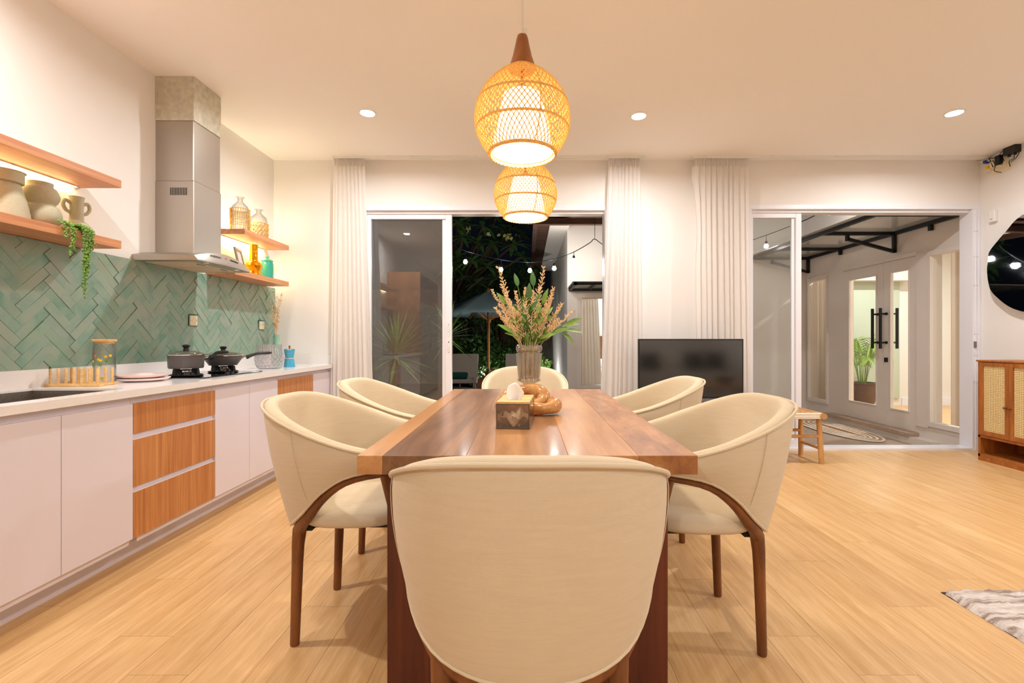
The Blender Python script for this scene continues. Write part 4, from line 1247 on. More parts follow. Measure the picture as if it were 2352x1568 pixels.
bottle('taller clear bottle with an upright cane sleeve on the corner shelf', -2.345, 3.87, .068, .285, .185, 0)
bottle('shorter clear bottle with a woven rattan sleeve on the corner shelf', -2.34, 4.13, .070, .255, .13, 1)
# photo frame
pfm = thing('photo_frame', 'grey photo frame leaning on the lower corner shelf beside the gold vase', 'photo frame', (-2.33, 3.84, 1.62))
c0 = Vector((-2.315, 3.82, 1.62 + .098)); ta = Vector((.0, 1, 0)).normalized(); ta = Vector((-.25, .97, 0)).normalized(); ua = Vector((-.20, -.05, .98)).normalized(); na = ta.cross(ua).normalized()
m_ = MB()
for sgn in (-1, 1):
    m_.obox(c0 + ta * sgn * .067, ta * .012, ua * .098, na * .007); m_.obox(c0 + ua * sgn * .086, ta * .055, ua * .012, na * .007)
m_.build('frame', M['framegrey'], pfm, bevel=.002)
MB().obox(c0 - na * .002, ta * .056, ua * .075, na * .002).build('photo_print', M['photo'], pfm)
MB().obox(c0 - na * .05 - ua * .02, ta * .012, (ua * .064 - na * .03), na * .002).build('easel_back', M['framegrey'], pfm)
# gold vase
px_, py_ = -2.345, 4.065
props(MB().lathe([(0, 0), (.062, 0), (.066, .006), (.058, .03), (.048, .045), (.068, .085), (.070, .092), (.06, .115), (.036, .13), (.032, .14), (.032, .265), (.034, .272), (.027, .272), (.026, .15), (0, .12)], (px_, py_, 1.62), 40).build('gold_vase', M['gold'], None, True, loc=(px_, py_, 1.62), angle=25), 'shiny gold angular vase with a tall straight neck on the corner shelf', 'vase')
# teal jar
tx, ty = -2.345, 4.275
tj = thing('lidded_jar', 'ribbed teal glass jar with knobbed lid on the corner shelf', 'jar', (tx, ty, 1.62))
MB().lathe([(0, 0), (.046, 0), (.05, .008), (.05, .14), (.045, .158), (.042, .165), (.039, .165), (.046, .14), (.046, .01), (0, .006)], (tx, ty, 1.62), 60, mod=lambda r, z, th, i: r + (.0018 * math.cos(20 * th) if 2 <= i <= 3 else 0)).build('jar_body', M['tealglass'], tj, True, angle=50)
lj = MB().lathe([(0, .164), (.05, .164), (.052, .168), (.04, .178), (.012, .186), (0, .187)], (tx, ty, 1.62), 36).build('lid', M['tealglass'], tj, True)
MB().lathe([(0, .185), (.008, .186), (.009, .194), (.017, .200), (.016, .208), (0, .21)], (tx, ty, 1.62), 20).build('lid_knob', M['tealglass'], lj, True)

# ================================================================== TABLE THINGS
# tissue box
tbx = thing('tissue_box', 'smoked clear tissue box with a bamboo lid on the dining table', 'tissue box', (-.04, 1.85, TZ), local=True)
tbx.rotation_euler = (0, 0, R(-5))
hw, hl, hh = .061, .115, .092
m_ = MB(); q = .004
m_.box(-hw, hw, -hl, -hl + q, 0, hh); m_.box(-hw, hw, hl - q, hl, 0, hh); m_.box(-hw, -hw + q, -hl + q, hl - q, 0, hh); m_.box(hw - q, hw, -hl + q, hl - q, 0, hh); m_.box(-hw, hw, -hl, hl, 0, .004)
m_.build('box_body', M['smoke'], tbx)
m_ = MB()
for sx in (-1, 1):
    for sy in (-1, 1): m_.tube([(sx * (hw - .001), sy * (hl - .001), .001), (sx * (hw - .001), sy * (hl - .001), hh)], .0022, 6)
for zz in (.003, hh - .001):
    m_.tube([(-hw, -hl, zz), (hw, -hl, zz)], .0022, 6); m_.tube([(-hw, hl, zz), (hw, hl, zz)], .0022, 6); m_.tube([(-hw, -hl, zz), (-hw, hl, zz)], .0022, 6); m_.tube([(hw, -hl, zz), (hw, hl, zz)], .0022, 6)
m_.build('edge_trim', plain('smoked_edge', (96, 80, 64), 0.3), tbx, True)
ld = MB(); ld.box(-hw, -.012, -hl, hl, hh, hh + .008); ld.box(.012, hw, -hl, hl, hh, hh + .008); ld.box(-.012, .012, -hl, -.06, hh, hh + .008); ld.box(-.012, .012, .06, hl, hh, hh + .008)
ld.build('bamboo_lid', M['bamboo'], tbx)
def tis(u, v):
    a = (u - .5); wd = .012 + .052 * math.sin(PI * min(1, v * .78 + .12))
    wd = .020 + .046 * math.sin(PI * min(1, v * .62 + .02)) ** 1.2; return (a * wd + .010 * v * v - .006, -.03 + .012 * math.sin(4 * a + 2.2 * v) + .010 * abs(a) * v, .075 + v * .088 - .045 * max(0, a + .05) * v * v - .012 * a * a * 4 * v)
MB().grid(tis, 14, 12).build('tissue', M['paper'], tbx, True, solid=.0006)
rg = random.Random(2)
def pile(u, v):
    x = (u - .5) * 2 * (hw - .007); y = (v - .5) * 2 * (hl - .007)
    return (x, y, .022 + .022 * math.sin(9 * u + 3 * v) * math.sin(7 * v + 2) + .012 * rg.random())
MB().grid(pile, 14, 18).build('tissue_stack', M['paper'], tbx, True)

# carved wooden chain knot
kn = thing('wooden_chain', 'polished root wood chain knot lying on the table under the flower vase', 'ornament', (-.01, 2.13, TZ))
def ring_tube(c, ax, ay, ra, rb, rt, name, wob=.0):
    c = Vector(c); ax = Vector(ax).normalized(); ay = Vector(ay); ay = (ay - ax * ay.dot(ax)).normalized()
    pts, rr = [], []
    for k in range(36):
        a = 2 * PI * k / 36
        pts.append(c + ax * ra * math.cos(a) + ay * rb * math.sin(a)); rr.append(rt * (1 + .16 * math.sin(a * 2 + .6) + .07 * math.sin(3 * a)))
    return MB().tube(pts, rr, 16, True).build(name, M['polish'], kn, True)
ring_tube((-.005, 2.12, .815), (1, .12, .05), (0, .85, .75), .080, .050, .031, 'link')
ring_tube((.068, 2.085, .787), (.85, -.45, .0), (.4, .9, .14), .055, .052, .029, 'link')
ring_tube((-.075, 2.16, .80), (.2, 1, .0), (.9, -.1, .55), .055, .045, .030, 'link')

# vase + bouquet
VXc, VYc = .013, 2.37
fv = thing('flower_vase', 'footed fluted glass vase with scalloped rim behind the wooden chain', 'vase', (VXc, VYc, TZ))
prv = [(0, 0), (.05, 0), (.052, .006), (.04, .016), (.020, .03), (.016, .06), (.018, .095), (.034, .112), (.048, .12), (.050, .128), (.046, .138), (.047, .16), (.050, .20), (.053, .25), (.055, .268), (.062, .275), (.064, .285), (.062, .298), (.057, .298), (.054, .28), (.049, .25), (.045, .16), (.040, .135), (0, .125)]
def flute(r, z, th, i):
    if 11 <= i <= 13: return r * (1 + .10 * abs(math.cos(7 * th)))
    if 8 <= i <= 10: return r * (1 + .08 * math.cos(14 * th))
    if 15 <= i <= 18: return r * (1 + .05 * abs(math.cos(4.5 * th)))
    return r
MB().lathe(prv, (VXc, VYc, TZ), 84, mod=flute).build('vase_body', M['vaseglass'], fv, True, angle=35)
def vr(z):
    for (r0, z0_), (r1, z1_) in zip(prv[10:15], prv[11:16]):
        if z0_ <= z <= z1_: return r0 + (r1 - r0) * (z - z0_) / (z1_ - z0_)
    return .05
m_ = MB()
for k in range(15):
    a = 2 * PI * k / 15
    m_.tube([(VXc + (vr(z) + .002) * math.cos(a), VYc + (vr(z) + .002) * math.sin(a), TZ + z) for z in (.139, .16, .185, .21, .235, .262)], [.0075, .0085, .0088, .0092, .0096, .0098], 10)
m_.build('flute_rods', M['vaserod'], fv, True)
m_ = MB()
for k in range(9):
    a = 2 * PI * k / 9; d = Vector((math.cos(a), math.sin(a), 0)); c0 = Vector((VXc, VYc, TZ + .284)) + d * .058
    m_.tube([c0 + Vector((-d.y, d.x, 0)) * .017 * math.cos(q) + Vector((0, 0, .013)) * math.sin(q) for q in [2 * PI * j / 16 for j in range(16)]], .0055, 6, True)
m_.build('scalloped_rim', M['vaserod'], fv, True)
m_ = MB()
for k in range(14):
    a = 2 * PI * k / 14
    m_.lathe([(0, -.008), (.0065, -.004), (.008, 0), (.0065, .004), (0, .008)], (VXc + .051 * math.cos(a), VYc + .051 * math.sin(a), TZ + .127), 8)
m_.build('bead_ring', M['vaserod'], fv, True)
bq = thing('bouquet', 'bunch of dried peach sprays and green leaves standing in the fluted vase', 'bouquet', (VXc, VYc, TZ + .14))
rg = random.Random(21)
# big leaf mesh (lens shaped, folded)
def leaf_mesh(name, L, W, mat, curl=.15, n=7):
    m_ = MB()
    for i in range(n + 1):
        u = i / n; ww = W * math.sin(PI * u ** .8) ** .9 if 0 < u < 1 else 0.0006
        z = -curl * L * u * u
        m_.v += [(-ww, L * u, z + ww * .25), (0, L * u, z), (ww, L * u, z + ww * .25)]
    for i in range(n):
        a = 3 * i
        m_.f += [(a, a + 1, a + 4, a + 3), (a + 1, a + 2, a + 5, a + 4)]
    me = m_.mesh(name); me.materials.append(mat)
    for p in me.polygons: p.use_smooth = True
    return me
LG = leaf_mesh('leaf', .088, .0135, M['leafg']); LD = leaf_mesh('leaf', .08, .0145, M['leafd'])
def orient(pos, d, upv, scale=1.0):
    d = Vector(d).normalized(); u = Vector(upv); u = (u - d * u.dot(d)).normalized(); s_ = d.cross(u)
    m4 = Matrix(((s_.x, d.x, u.x, pos.x), (s_.y, d.y, u.y, pos.y), (s_.z, d.z, u.z, pos.z), (0, 0, 0, 1)))
    return m4 @ Matrix.Scale(scale, 4)
neck = Vector((VXc, VYc, TZ + .285))
# leafy stems; px targets in the plane of the vase
leafst = [((1190, 660), 'd', 6), ((1215, 690), 'd', 6), ((1180, 720), 'g', 5), ((1300, 745), 'g', 6), ((1225, 660), 'd', 5), ((1245, 700), 'g', 5), ((1270, 765), 'g', 5), ((1195, 755), 'g', 5), ((1215, 750), 'g', 5), ((1165, 700), 'g', 4), ((1205, 715), 'd', 5), ((1235, 735), 'g', 5), ((1255, 725), 'g', 5), ((1180, 765), 'g', 4)]
for (px, py), kind, nl in leafst:
    tip = atY(px, py, VYc) + Vector((0, rg.uniform(-.06, .06), 0))
    base = Vector((VXc + rg.uniform(-.015, .015), VYc + rg.uniform(-.015, .015), TZ + .15))
    mid = neck.lerp(tip, .4) + Vector((rg.uniform(-.005, .005), 0, .015))
    path = catmull([base, neck + Vector(((tip.x - VXc) * .15, (tip.y - VYc) * .15, 0)), mid, tip], 20)
    st = MB().tube(path, [.0018] * 14 + [.0015] * 6, 5).build('leaf_stem', M['leafg'], bq, True)
    for q in range(nl):
        i = 8 + int(q * 11 / max(1, nl - 1)); p = path[min(i, 19)]
        d0 = (path[min(i + 1, 19)] - path[max(0, i - 1)]).normalized()
        side = Vector((math.cos(q * 2.4 + px), math.sin(q * 2.4 + px) - .3, .1))
        d = (d0 * .8 + side * (.7 if q < nl - 1 else .1)).normalized()
        m4 = orient(p - ORG[bq.name], d, Vector((0, -.8, .6)), rg.uniform(.8, 1.1))
        shared('leaf', LD if kind == 'd' else LG, bq, None, mat4=m4)
for px, py, dx, dz in ((1290, 750, .9, .25), (1298, 758, 1.0, -.02), (1290, 762, .75, -.6)):
    p = atY(px, py, VYc)
    shared('leaf', LG, bq, None, mat4=orient(p - ORG[bq.name], (dx, -.1, dz), (0, -.6, .8), 1.05))
sprays = [(1145, 618), (1152, 655), (1130, 665), (1140, 710), (1158, 735), (1170, 690), (1248, 618), (1240, 660), (1270, 665), (1255, 700), (1290, 700), (1315, 715), (1205, 668), (1225, 675), (1280, 735), (1185, 675), (1230, 720), (1265, 690), (1150, 690), (1235, 740)]
for px, py in sprays:
    tip = atY(px, py, VYc) + Vector((0, rg.uniform(-.07, .07), 0))
    base = Vector((VXc + rg.uniform(-.02, .02), VYc + rg.uniform(-.02, .02), TZ + .15))
    path = catmull([base, neck + Vector(((tip.x - VXc) * .22, (tip.y - VYc) * .22, 0)), neck.lerp(tip, .55) + Vector(((tip.x - VXc) * .06, 0, .0)), tip], 30)
    sp = MB(); sp.tube(path, [.0014] * 20 + [.0008] * 10, 4)
    for i in range(13, 30):
        for q in range(4):
            a = rg.uniform(0, 2 * PI); ln = (.034 * (1 - (i - 13) / 18) + .008) * rg.uniform(.6, 1.2)
            t0 = (path[i] - path[i - 1]).normalized()
            o_ = Vector((math.cos(a), math.sin(a), 0)); e = path[i] + (t0 * .8 + o_ * .7).normalized() * ln
            sp.bar(path[i], e, .0007, .0007)
            for h_ in range(4):
                c0 = path[i].lerp(e, .40 + .2 * h_) + Vector((rg.uniform(-.002, .002), rg.uniform(-.002, .002), rg.uniform(-.002, .002)))
                dv = (t0 + o_ * .8 + Vector((rg.uniform(-.4, .4), rg.uniform(-.4, .4), .2))).normalized() * .0031
                sp.obox(c0, dv, dv.orthogonal().normalized() * .00115, dv.cross(dv.orthogonal()).normalized() * .00115)
    sp.build('dried_spray', M['drystem'], bq)

# ================================================================== CURTAINS
def curtain(lab, top, bot, Yc, npl, seed, mat=None, z1=ZC - .02, z0=.012, sag=None):
    rg = random.Random(seed); mat = mat or M['curtain']
    xa, xb = top; xc_, xd = bot
    t = thing('curtain', lab, 'curtain', ((xa + xb) / 2, Yc, z0), None)
    ph = [rg.uniform(-2.2, 2.2) for _ in range(npl + 3)]; am = [rg.uniform(.55, 1.2) for _ in range(npl + 3)]
    wv = [rg.uniform(-.5, .5) for _ in range(npl + 3)]
    def sm(arr, u):
        k = u * npl; i = min(int(k), npl); f = k - i; f = f * f * (3 - 2 * f); return arr[i] * (1 - f) + arr[i + 1] * f
    zt = z1 - .075
    def fn(u, v):
        z = z0 + (zt - z0) * v
        x = (xc_ + (xd - xc_) * u) * (1 - v) + (xa + (xb - xa) * u) * v
        uu = u + .012 * sm(wv, u) * (1 - v)
        A = (.019 * (1 - v) + .013 * v) * sm(am, u)
        if sag: x += sag(u, v)
        return (x + .006 * math.sin(2 * PI * npl * uu * 1 + 1.3) * (1 - v * .5), Yc + A * math.sin(2 * PI * npl * uu + sm(ph, u) * (1 - .6 * v)) + .005 * math.sin(4 * PI * npl * uu + 2 * sm(wv, u)), z)
    MB().grid(fn, npl * 12, 24).build('drape', mat, t, True, angle=180)
    nh = npl * 2
    def fh(u, v):
        z = zt - .004 + (z1 - zt + .004) * v
        x = xa + (xb - xa) * u
        a = fn(u, 1.0)
        yy = Yc + .013 * math.sin(2 * PI * nh * u + sm(ph, u)) + .004 * math.sin(6 * PI * nh * u)
        k = min(1, v * 4)
        return (x, a[1] * (1 - k) + yy * k, z)
    MB().grid(fh, nh * 8, 5).build('header_tape', mat, t, True, angle=180)
    return t
def xy(px, Y): return (px - VX) / F * Y
YC1 = 4.50
curtain('white sheer curtain gathered between the kitchen worktop and the sliding garden door', (xy(766, YC1), xy(838, YC1)), (xy(752, 4.45), xy(858, 4.45)), YC1, 8, 1)
curtain('white sheer curtain gathered between the open garden door and the television', (xy(1397, YC1), xy(1470, YC1)), (xy(1376, 4.45), xy(1480, 4.45)), YC1, 8, 2)
def sag3(u, v):
    return -.03 * math.exp(-((v - .97) / .05) ** 2) * max(0, 1 - u * 5) + .018 * math.exp(-((v - .78) / .08) ** 2) * max(0, 1 - u * 6)
curtain('wide white curtain gathered behind the television next to the porch door', (xy(1594, YC1), xy(1720, YC1)), (xy(1603, 4.45), xy(1732, 4.45)), YC1, 10, 3, sag=sag3)

# ================================================================== TV + CONSOLE
YT = 4.28
cs = thing('media_console', 'low wooden media console carrying the flat television', 'console', (1.5, YT, 0))
m_ = MB().box(.95, 2.1, YT - .17, YT + .13, .10, .50)
m_.build('body', M['canecab'], cs, bevel=.004)
for k in range(3):
    x0 = .965 + k * .378
    dr_ = box('cabinet_door', M['canecab'], cs, x0, x0 + .37, YT - .185, YT - .17, .115, .485, .003)
    MB().lathe([(0, .018), (.01, .016), (.012, .008), (.006, 0)], (x0 + .33, YT - .185, .3), 12, axis=(0, -1, 0)).build('knob', M['black'], dr_, True)
for xx in (1.0, 2.05):
    for yy in (YT - .13, YT + .09): MB().tube([(xx, yy, 0), (xx, yy, .10)], [.013, .018], 10).build('leg', M['canecab'], cs, True)
pa, pb = atY(1466, 778, YT), atY(1708, 915, YT)
tv = thing('television', 'flat black television with thin bezel on the console between two curtains', 'television', ((pa.x + pb.x) / 2, YT, .50))
zb_, zt_ = pb.z, pa.z
MB().box(pa.x, pb.x, YT, YT + .025, zb_, zt_).box(pa.x + .2, pb.x - .2, YT + .02, YT + .06, zb_ + .03, zb_ + .3).build('housing', M['blackplastic'], tv, bevel=.003)
box('screen', M['screen'], tv, pa.x + .012, pb.x - .012, YT - .0015, YT + .001, zb_ + .018, zt_ - .012)
for xx in (pa.x + .16, pb.x - .26):
    MB().bar((xx + .05, YT + .01, zb_), (xx + .05, YT + .01, .505), .03, .02, (0, 1, 0)).bar((xx, YT - .09, .506), (xx + .1, YT + .11, .506), .03, .012).build('foot', M['chrome'], tv, bevel=.003)

# ================================================================== RIGHT SIDE OF THE ROOM
# rattan cabinet
CX, CYa, CYb = 4.046, 3.16, 4.245
rc = thing('rattan_cabinet', 'teak sideboard with cane webbing doors and an open lower shelf', 'cabinet', (4.23, 3.7, 0))
m_ = MB()
zt2 = .885
m_.box(CX + .012, XR - .002, CYa, CYa + .022, .0, zt2); m_.box(CX + .012, XR - .002, CYb - .022, CYb, .0, zt2)
m_.box(CX + .012, XR - .002, CYa, CYb, .035, .06); m_.box(CX + .012, XR - .002, CYa, CYb, .205, .228); m_.box(XR - .014, XR - .002, CYa, CYb, .06, zt2)
m_.box(CX + .02, XR - .01, (CYa + CYb) / 2 - .011, (CYa + CYb) / 2 + .011, .06, zt2)
m_.build('carcass', M['canecab'], rc, bevel=.002)
box('top_board', M['canecab'], rc, CX - .004, XR - .002, CYa - .004, CYb + .004, zt2 - .004, zt2 + .012, .003)
box('back_panel', M['canecab'], rc, XR - .02, XR - .014, CYa + .022, CYb - .022, .06, zt2 - .01)
box('plinth', M['canecab'], rc, CX + .012, CX + .03, CYa + .022, CYb - .022, 0, .036)
yd0 = CYb - .024
dw = (CYb - CYa - .048) / 4
for k in range(4):
    b_, a_ = yd0 - k * dw - .0015, yd0 - (k + 1) * dw + .0015
    z0, z1 = .232, zt2 - .008
    m_ = MB(); s_ = .034; xo = 0 if k % 2 == 0 else -.003
    m_.box(CX + xo, CX + .018 + xo, a_, a_ + s_, z0, z1); m_.box(CX + xo, CX + .018 + xo, b_ - s_, b_, z0, z1)
    m_.box(CX + xo, CX + .018 + xo, a_ + s_, b_ - s_, z0, z0 + s_ + .006); m_.box(CX + xo, CX + .018 + xo, a_ + s_, b_ - s_, z1 - s_, z1)
    dd = m_.build('cabinet_door', M['canecab'], rc, bevel=.002)
    MB().box(CX + .008, CX + .0095, a_ + s_ - .004, b_ - s_ + .004, z0 + s_, z1 - s_ + .004).build('cane_panel', M['cane'], dd)
    ky_ = (a_ + .017) if k % 2 == 0 else (b_ - .017)
    MB().lathe([(0, .026), (.009, .025), (.012, .018), (.008, .008), (.006, 0)], (CX + xo, ky_, .50), 14, axis=(-1, 0, 0)).build('knob', M['chairwood'], dd, True)
# blob mirror on the right wall
mr = thing('wall_mirror', 'frameless pebble shaped mirror on the wall above the cane sideboard', 'mirror', (XR, 4.05, 1.75))
ctl = [(4.455, 1.72), (4.43, 1.56), (4.36, 1.46), (4.24, 1.36), (4.08, 1.31), (3.88, 1.33), (3.72, 1.46), (3.68, 1.66), (3.70, 1.88), (3.78, 2.06), (3.92, 2.18), (4.07, 2.20), (4.20, 2.15), (4.29, 2.06), (4.36, 1.99), (4.435, 1.90), (4.445, 1.82)]
cl = ctl[-2:] + ctl + ctl[:3]
sm_ = catmull([(0, a, b) for a, b in cl], (len(cl) - 1) * 6 + 1)[12:12 + len(ctl) * 6]
poly = [(p.y, p.z) for p in sm_]
mg = MB().prism(poly, 0, -.014, 0)
mg.v = [(XR - .008 - (y - 3.66) * .068 + x, y, z) for x, y, z in mg.v]          # hangs slightly turned on its spacer
mg.build('mirror_glass', M['mirror'], mr)
MB().prism([(3.7 + .6 * 1, 1.5), (3.85, 1.5), (3.85, 2.0), (4.3, 2.0)], 0, XR - .022, XR).build('hanger', M['grille'], mr)
# sensor
pz = atX(2285, 496, XR)
sn = thing('wall_sensor', 'small white alarm sensor on the wall between the porch door and the mirror', 'sensor', (XR, pz.y, pz.z))
y, z = pz.y, pz.z
box('housing', M['whiteplastic'], sn, XR - .035, XR, y - .03, y + .03, z - .058, z + .058, .008)
box('indicator', M['grille'], sn, XR - .036, XR - .03, y - .012, y + .012, z - .032, z - .028)
# router / cable board
cbx = thing('cable_junction', 'beige junction board with tangled cables high in the wall corner', 'junction box', (XR, 4.45, 2.62))
def wp(px, py, off=.0): return atX(px, py, XR - off)
poly = [(p.y, p.z) for p in (wp(2279, 401), wp(2276, 385), wp(2300, 360), wp(2318, 362), wp(2322, 378), wp(2319, 390), wp(2298, 396))]
MB().prism(poly, 0, XR - .012, XR).build('backing_board', M['ivory'], cbx, bevel=.002)
for (px, py, dy_, dz_, dep) in ((2290, 378, .028, .03, .045), (2306, 372, .03, .035, .05), (2277, 388, .022, .022, .04)):
    c0 = wp(px, py)
    box('terminal_box', M['ivory'], cbx, XR - dep, XR - .01, c0.y - dy_, c0.y + dy_, c0.z - dz_, c0.z + dz_, .004)
for nm, m_, px, py in (('connector', 'navy', 2273, 372), ('connector', 'yellow', 2279, 385)):
    c0 = wp(px, py); box(nm, M[m_], cbx, XR - .055, XR - .01, c0.y - .012, c0.y + .012, c0.z - .014, c0.z + .014, .003)
for pts in ([(2236, 373, .03), (2262, 371, .03), (2290, 366, .03)],):
    MB().tube([wp(*p) for p in pts], .006, 8).build('conduit', M['whiteplastic'], cbx, True)
for pts in ([(2262, 354, .02), (2270, 362, .03), (2275, 370, .04), (2281, 384, .05)], [(2280, 368, .04), (2286, 380, .06), (2284, 392, .05), (2300, 396, .03)], [(2283, 381, .06), (2293, 378, .06), (2303, 377, .05)],
            [(2315, 338, .02), (2300, 350, .03), (2290, 362, .03), (2265, 363, .02)], [(2313, 341, .02), (2303, 354, .035), (2296, 360, .04)], [(2296, 359, .04), (2303, 362, .05), (2306, 370, .05)], [(2330, 356, .03), (2328, 364, .03), (2318, 370, .03), (2320, 382, .02)], [(2341, 350, .03), (2334, 362, .03), (2322, 372, .03)]):
    MB().tube(catmull([wp(*p) for p in pts], 14), .0032, 6).build('cable', M['black'], cbx, True)
c0 = wp(2309, 367); box('plug', M['black'], cbx, XR - .08, XR - .04, c0.y - .022, c0.y + .022, c0.z - .04, c0.z + .04, .004)
for lab, px, py in (('black power adapter plugged in high on the wall next to the junction board', 2325, 345), ('larger black power adapter plugged in high on the wall above the mirror', 2339, 340)):
    c0 = wp(px, py)
    a = thing('power_adapter', lab, 'adapter', (XR, c0.y, c0.z))
    box('adapter_body', M['blackplastic'], a, XR - .06, XR - .001, c0.y - .03, c0.y + .03, c0.z - .042, c0.z + .042, .006)
    box('cable_relief', M['blackplastic'], a, XR - .035, XR - .02, c0.y - .008, c0.y + .008, c0.z - .06, c0.z - .04, .002)

# stool
sx0, sx1, sy0, sy1, sz = 2.14, 2.585, 4.09, 4.42, .425
st = thing('rope_stool', 'low pole wood stool with woven seagrass and white rope seat', 'stool', ((sx0 + sx1) / 2, (sy0 + sy1) / 2, 0))
lg = {}
for ix, xx in enumerate((sx0 + .06, sx1 - .035)):
    for iy, yy in enumerate((sy0 + .03, sy1 - .03)):
        top_ = Vector((xx, yy, sz - .03)); ft = Vector((xx + (-.03 if ix == 0 else .012), yy + (-.02 if iy == 0 else .02), 0)); lg[ix, iy] = (ft, top_)
        MB().tube([ft, ft.lerp(top_, .5), top_], [.021, .022, .020], 12).build('leg', M['stool'], st, True)
for xx in (sx0 + .05, sx1 - .03):
    MB().tube([(xx, sy0 - .04, sz - .005), (xx, sy1 + .01, sz - .005)], .026, 12).build('end_rail', M['stool'], st, True)
for iy in (0, 1):
    a, b = lg[0, iy][0].lerp(lg[0, iy][1], .60), lg[1, iy][0].lerp(lg[1, iy][1], .60)
    MB().tube([a, b], .014, 10).build('stretcher', M['stool'], st, True)
a, b = lg[1, 0][0].lerp(lg[1, 0][1], .33), lg[1, 1][0].lerp(lg[1, 1][1], .33); MB().tube([a, b], .014, 10).build('stretcher', M['stool'], st, True)
a, b = lg[0, 0][0].lerp(lg[0, 0][1], .33), lg[0, 1][0].lerp(lg[0, 1][1], .33); MB().tube([a, b], .014, 10).build('stretcher', M['stool'], st, True)
MB().box(sx0 + .07, sx1 - .055, sy0 - .004, sy1 - .004, sz - .02, sz + .014).build('woven_seat', M['seagrass'], st, bevel=.01)
rp = MB()
for yy in (sy0 - .016, sy1 + .004):
    for k in range(4): rp.tube([(sx0 + .06, yy - .002 * (k % 2), sz - .024 + k * .012), (sx1 - .045, yy, sz - .024 + k * .012)], .0088, 8)
rp.build('rope_wrap', M['rope'], st, True)

# shag rug
rgm = thing('shag_rug', 'thick pale grey streaked shag rug on the wooden floor', 'rug', (2.9, .6, 0))
rg = random.Random(9)
def rugf(u, v):
    x = 1.765 + 2.3 * u; y = -.5 + 2.517 * v; e = min(u * 2.3, (1 - u) * 2.3, v * 2.517, (1 - v) * 2.517)
    if e < .001: return (x + rg.uniform(-.004, .004), y + rg.uniform(-.004, .004), .001)
    return (x + rg.uniform(-.006, .006), y + rg.uniform(-.006, .006), .02 + rg.uniform(-.004, .006))
MB().grid(rugf, 110, 120).build('pile', M['rug'], rgm, True, angle=180)
box('backing', M['grille'], rgm, 1.768, 4.06, -.497, 2.014, .0005, .003)

# sofa, cushions, coffee table: behind the camera, mirrored in the television
sf = thing('sofa', 'low linen sofa facing the television, seen mirrored in its screen', 'sofa', (3.1, -1.0, 0))
box('base', M['sofa'], sf, 2.0, 4.25, -1.45, -.55, .06, .28, .02)
for k in range(3): box('seat_cushion', M['sofa'], sf, 2.2 + k * .62, 2.81 + k * .62, -1.2, -.53, .28, .43, .04)
box('backrest', M['sofa'], sf, 2.0, 4.25, -1.5, -1.2, .06, .72, .05)
for a in (2.0, 4.05): box('armrest', M['sofa'], sf, a, a + .2, -1.45, -.55, .06, .55, .04)
for xx in (2.08, 4.17):
    for yy in (-1.4, -.62): MB().tube([(xx, yy, 0), (xx, yy, .07)], .02, 10).build('leg', M['chairwood'], sf, True)
def cushion(lab, x, y, z, rz, mat, s=.21, til=.35):
    m_ = MB()
    def f(u, v, sg):
        a, b = u * 2 - 1, v * 2 - 1
        th = .065 * ((1 - a ** 4) * (1 - b ** 4)) ** .6
        pin = 1 - .07 * (1 - abs(a)) * 0 - .06 * (1 - max(abs(a), abs(b)) ** 6) * 0
        kx = 1 - .08 * (1 - b * b) * abs(a); kz = 1 - .08 * (1 - a * a) * abs(b)
        return (a * s * kx, sg * th, b * s * kz)
    m_.grid(lambda u, v: f(u, v, 1), 12, 12); m_.grid(lambda u, v: f(u, v, -1), 12, 12)
    o = m_.build('throw_cushion', mat, None, True, loc=(0, 0, 0), angle=180)
    o.location = (x, y, z); o.rotation_euler = (til, 0, rz)
    props(o, lab, 'cushion')
cushion('dark green throw cushion at the armrest end of the sofa', 3.80, -.93, .65, .1, M['cush'])
cushion('dark green throw cushion leaning in the middle of the sofa', 3.37, -.95, .64, -.2, M['cush'])
cushion('pale linen throw cushion beside the dark ones on the sofa', 2.92, -.95, .63, .15, M['sofa'])
cushion('dark green throw cushion near the kitchen end of the sofa', 2.45, -.93, .63, .2, M['cush'])
ctb = thing('coffee_table', 'round wooden coffee table on the shag rug, mirrored in the television', 'coffee table', (3.15, .9, .02))
MB().lathe([(0, .33), (.38, .33), (.40, .34), (.40, .365), (.385, .37), (0, .37)], (3.15, .9, .0), 40).build('table_top', M['stool'], ctb, True)
for k in range(3):
    a = k * 2.09; MB().tube([(3.15 + .3 * math.cos(a), .9 + .3 * math.sin(a), .02), (3.15 + .22 * math.cos(a), .9 + .22 * math.sin(a), .34)], .022, 10).build('leg', M['stool'], ctb, True)
props(MB().lathe([(0, 0), (.07, 0), (.13, .05), (.15, .10), (.143, .10), (.12, .05), (0, .02)], (3.2, .95, .37), 30).build('dark_bowl', M['blackplastic'], None, True, loc=(3.2, .95, .37)), 'dark round bowl on the wooden coffee table', 'bowl')

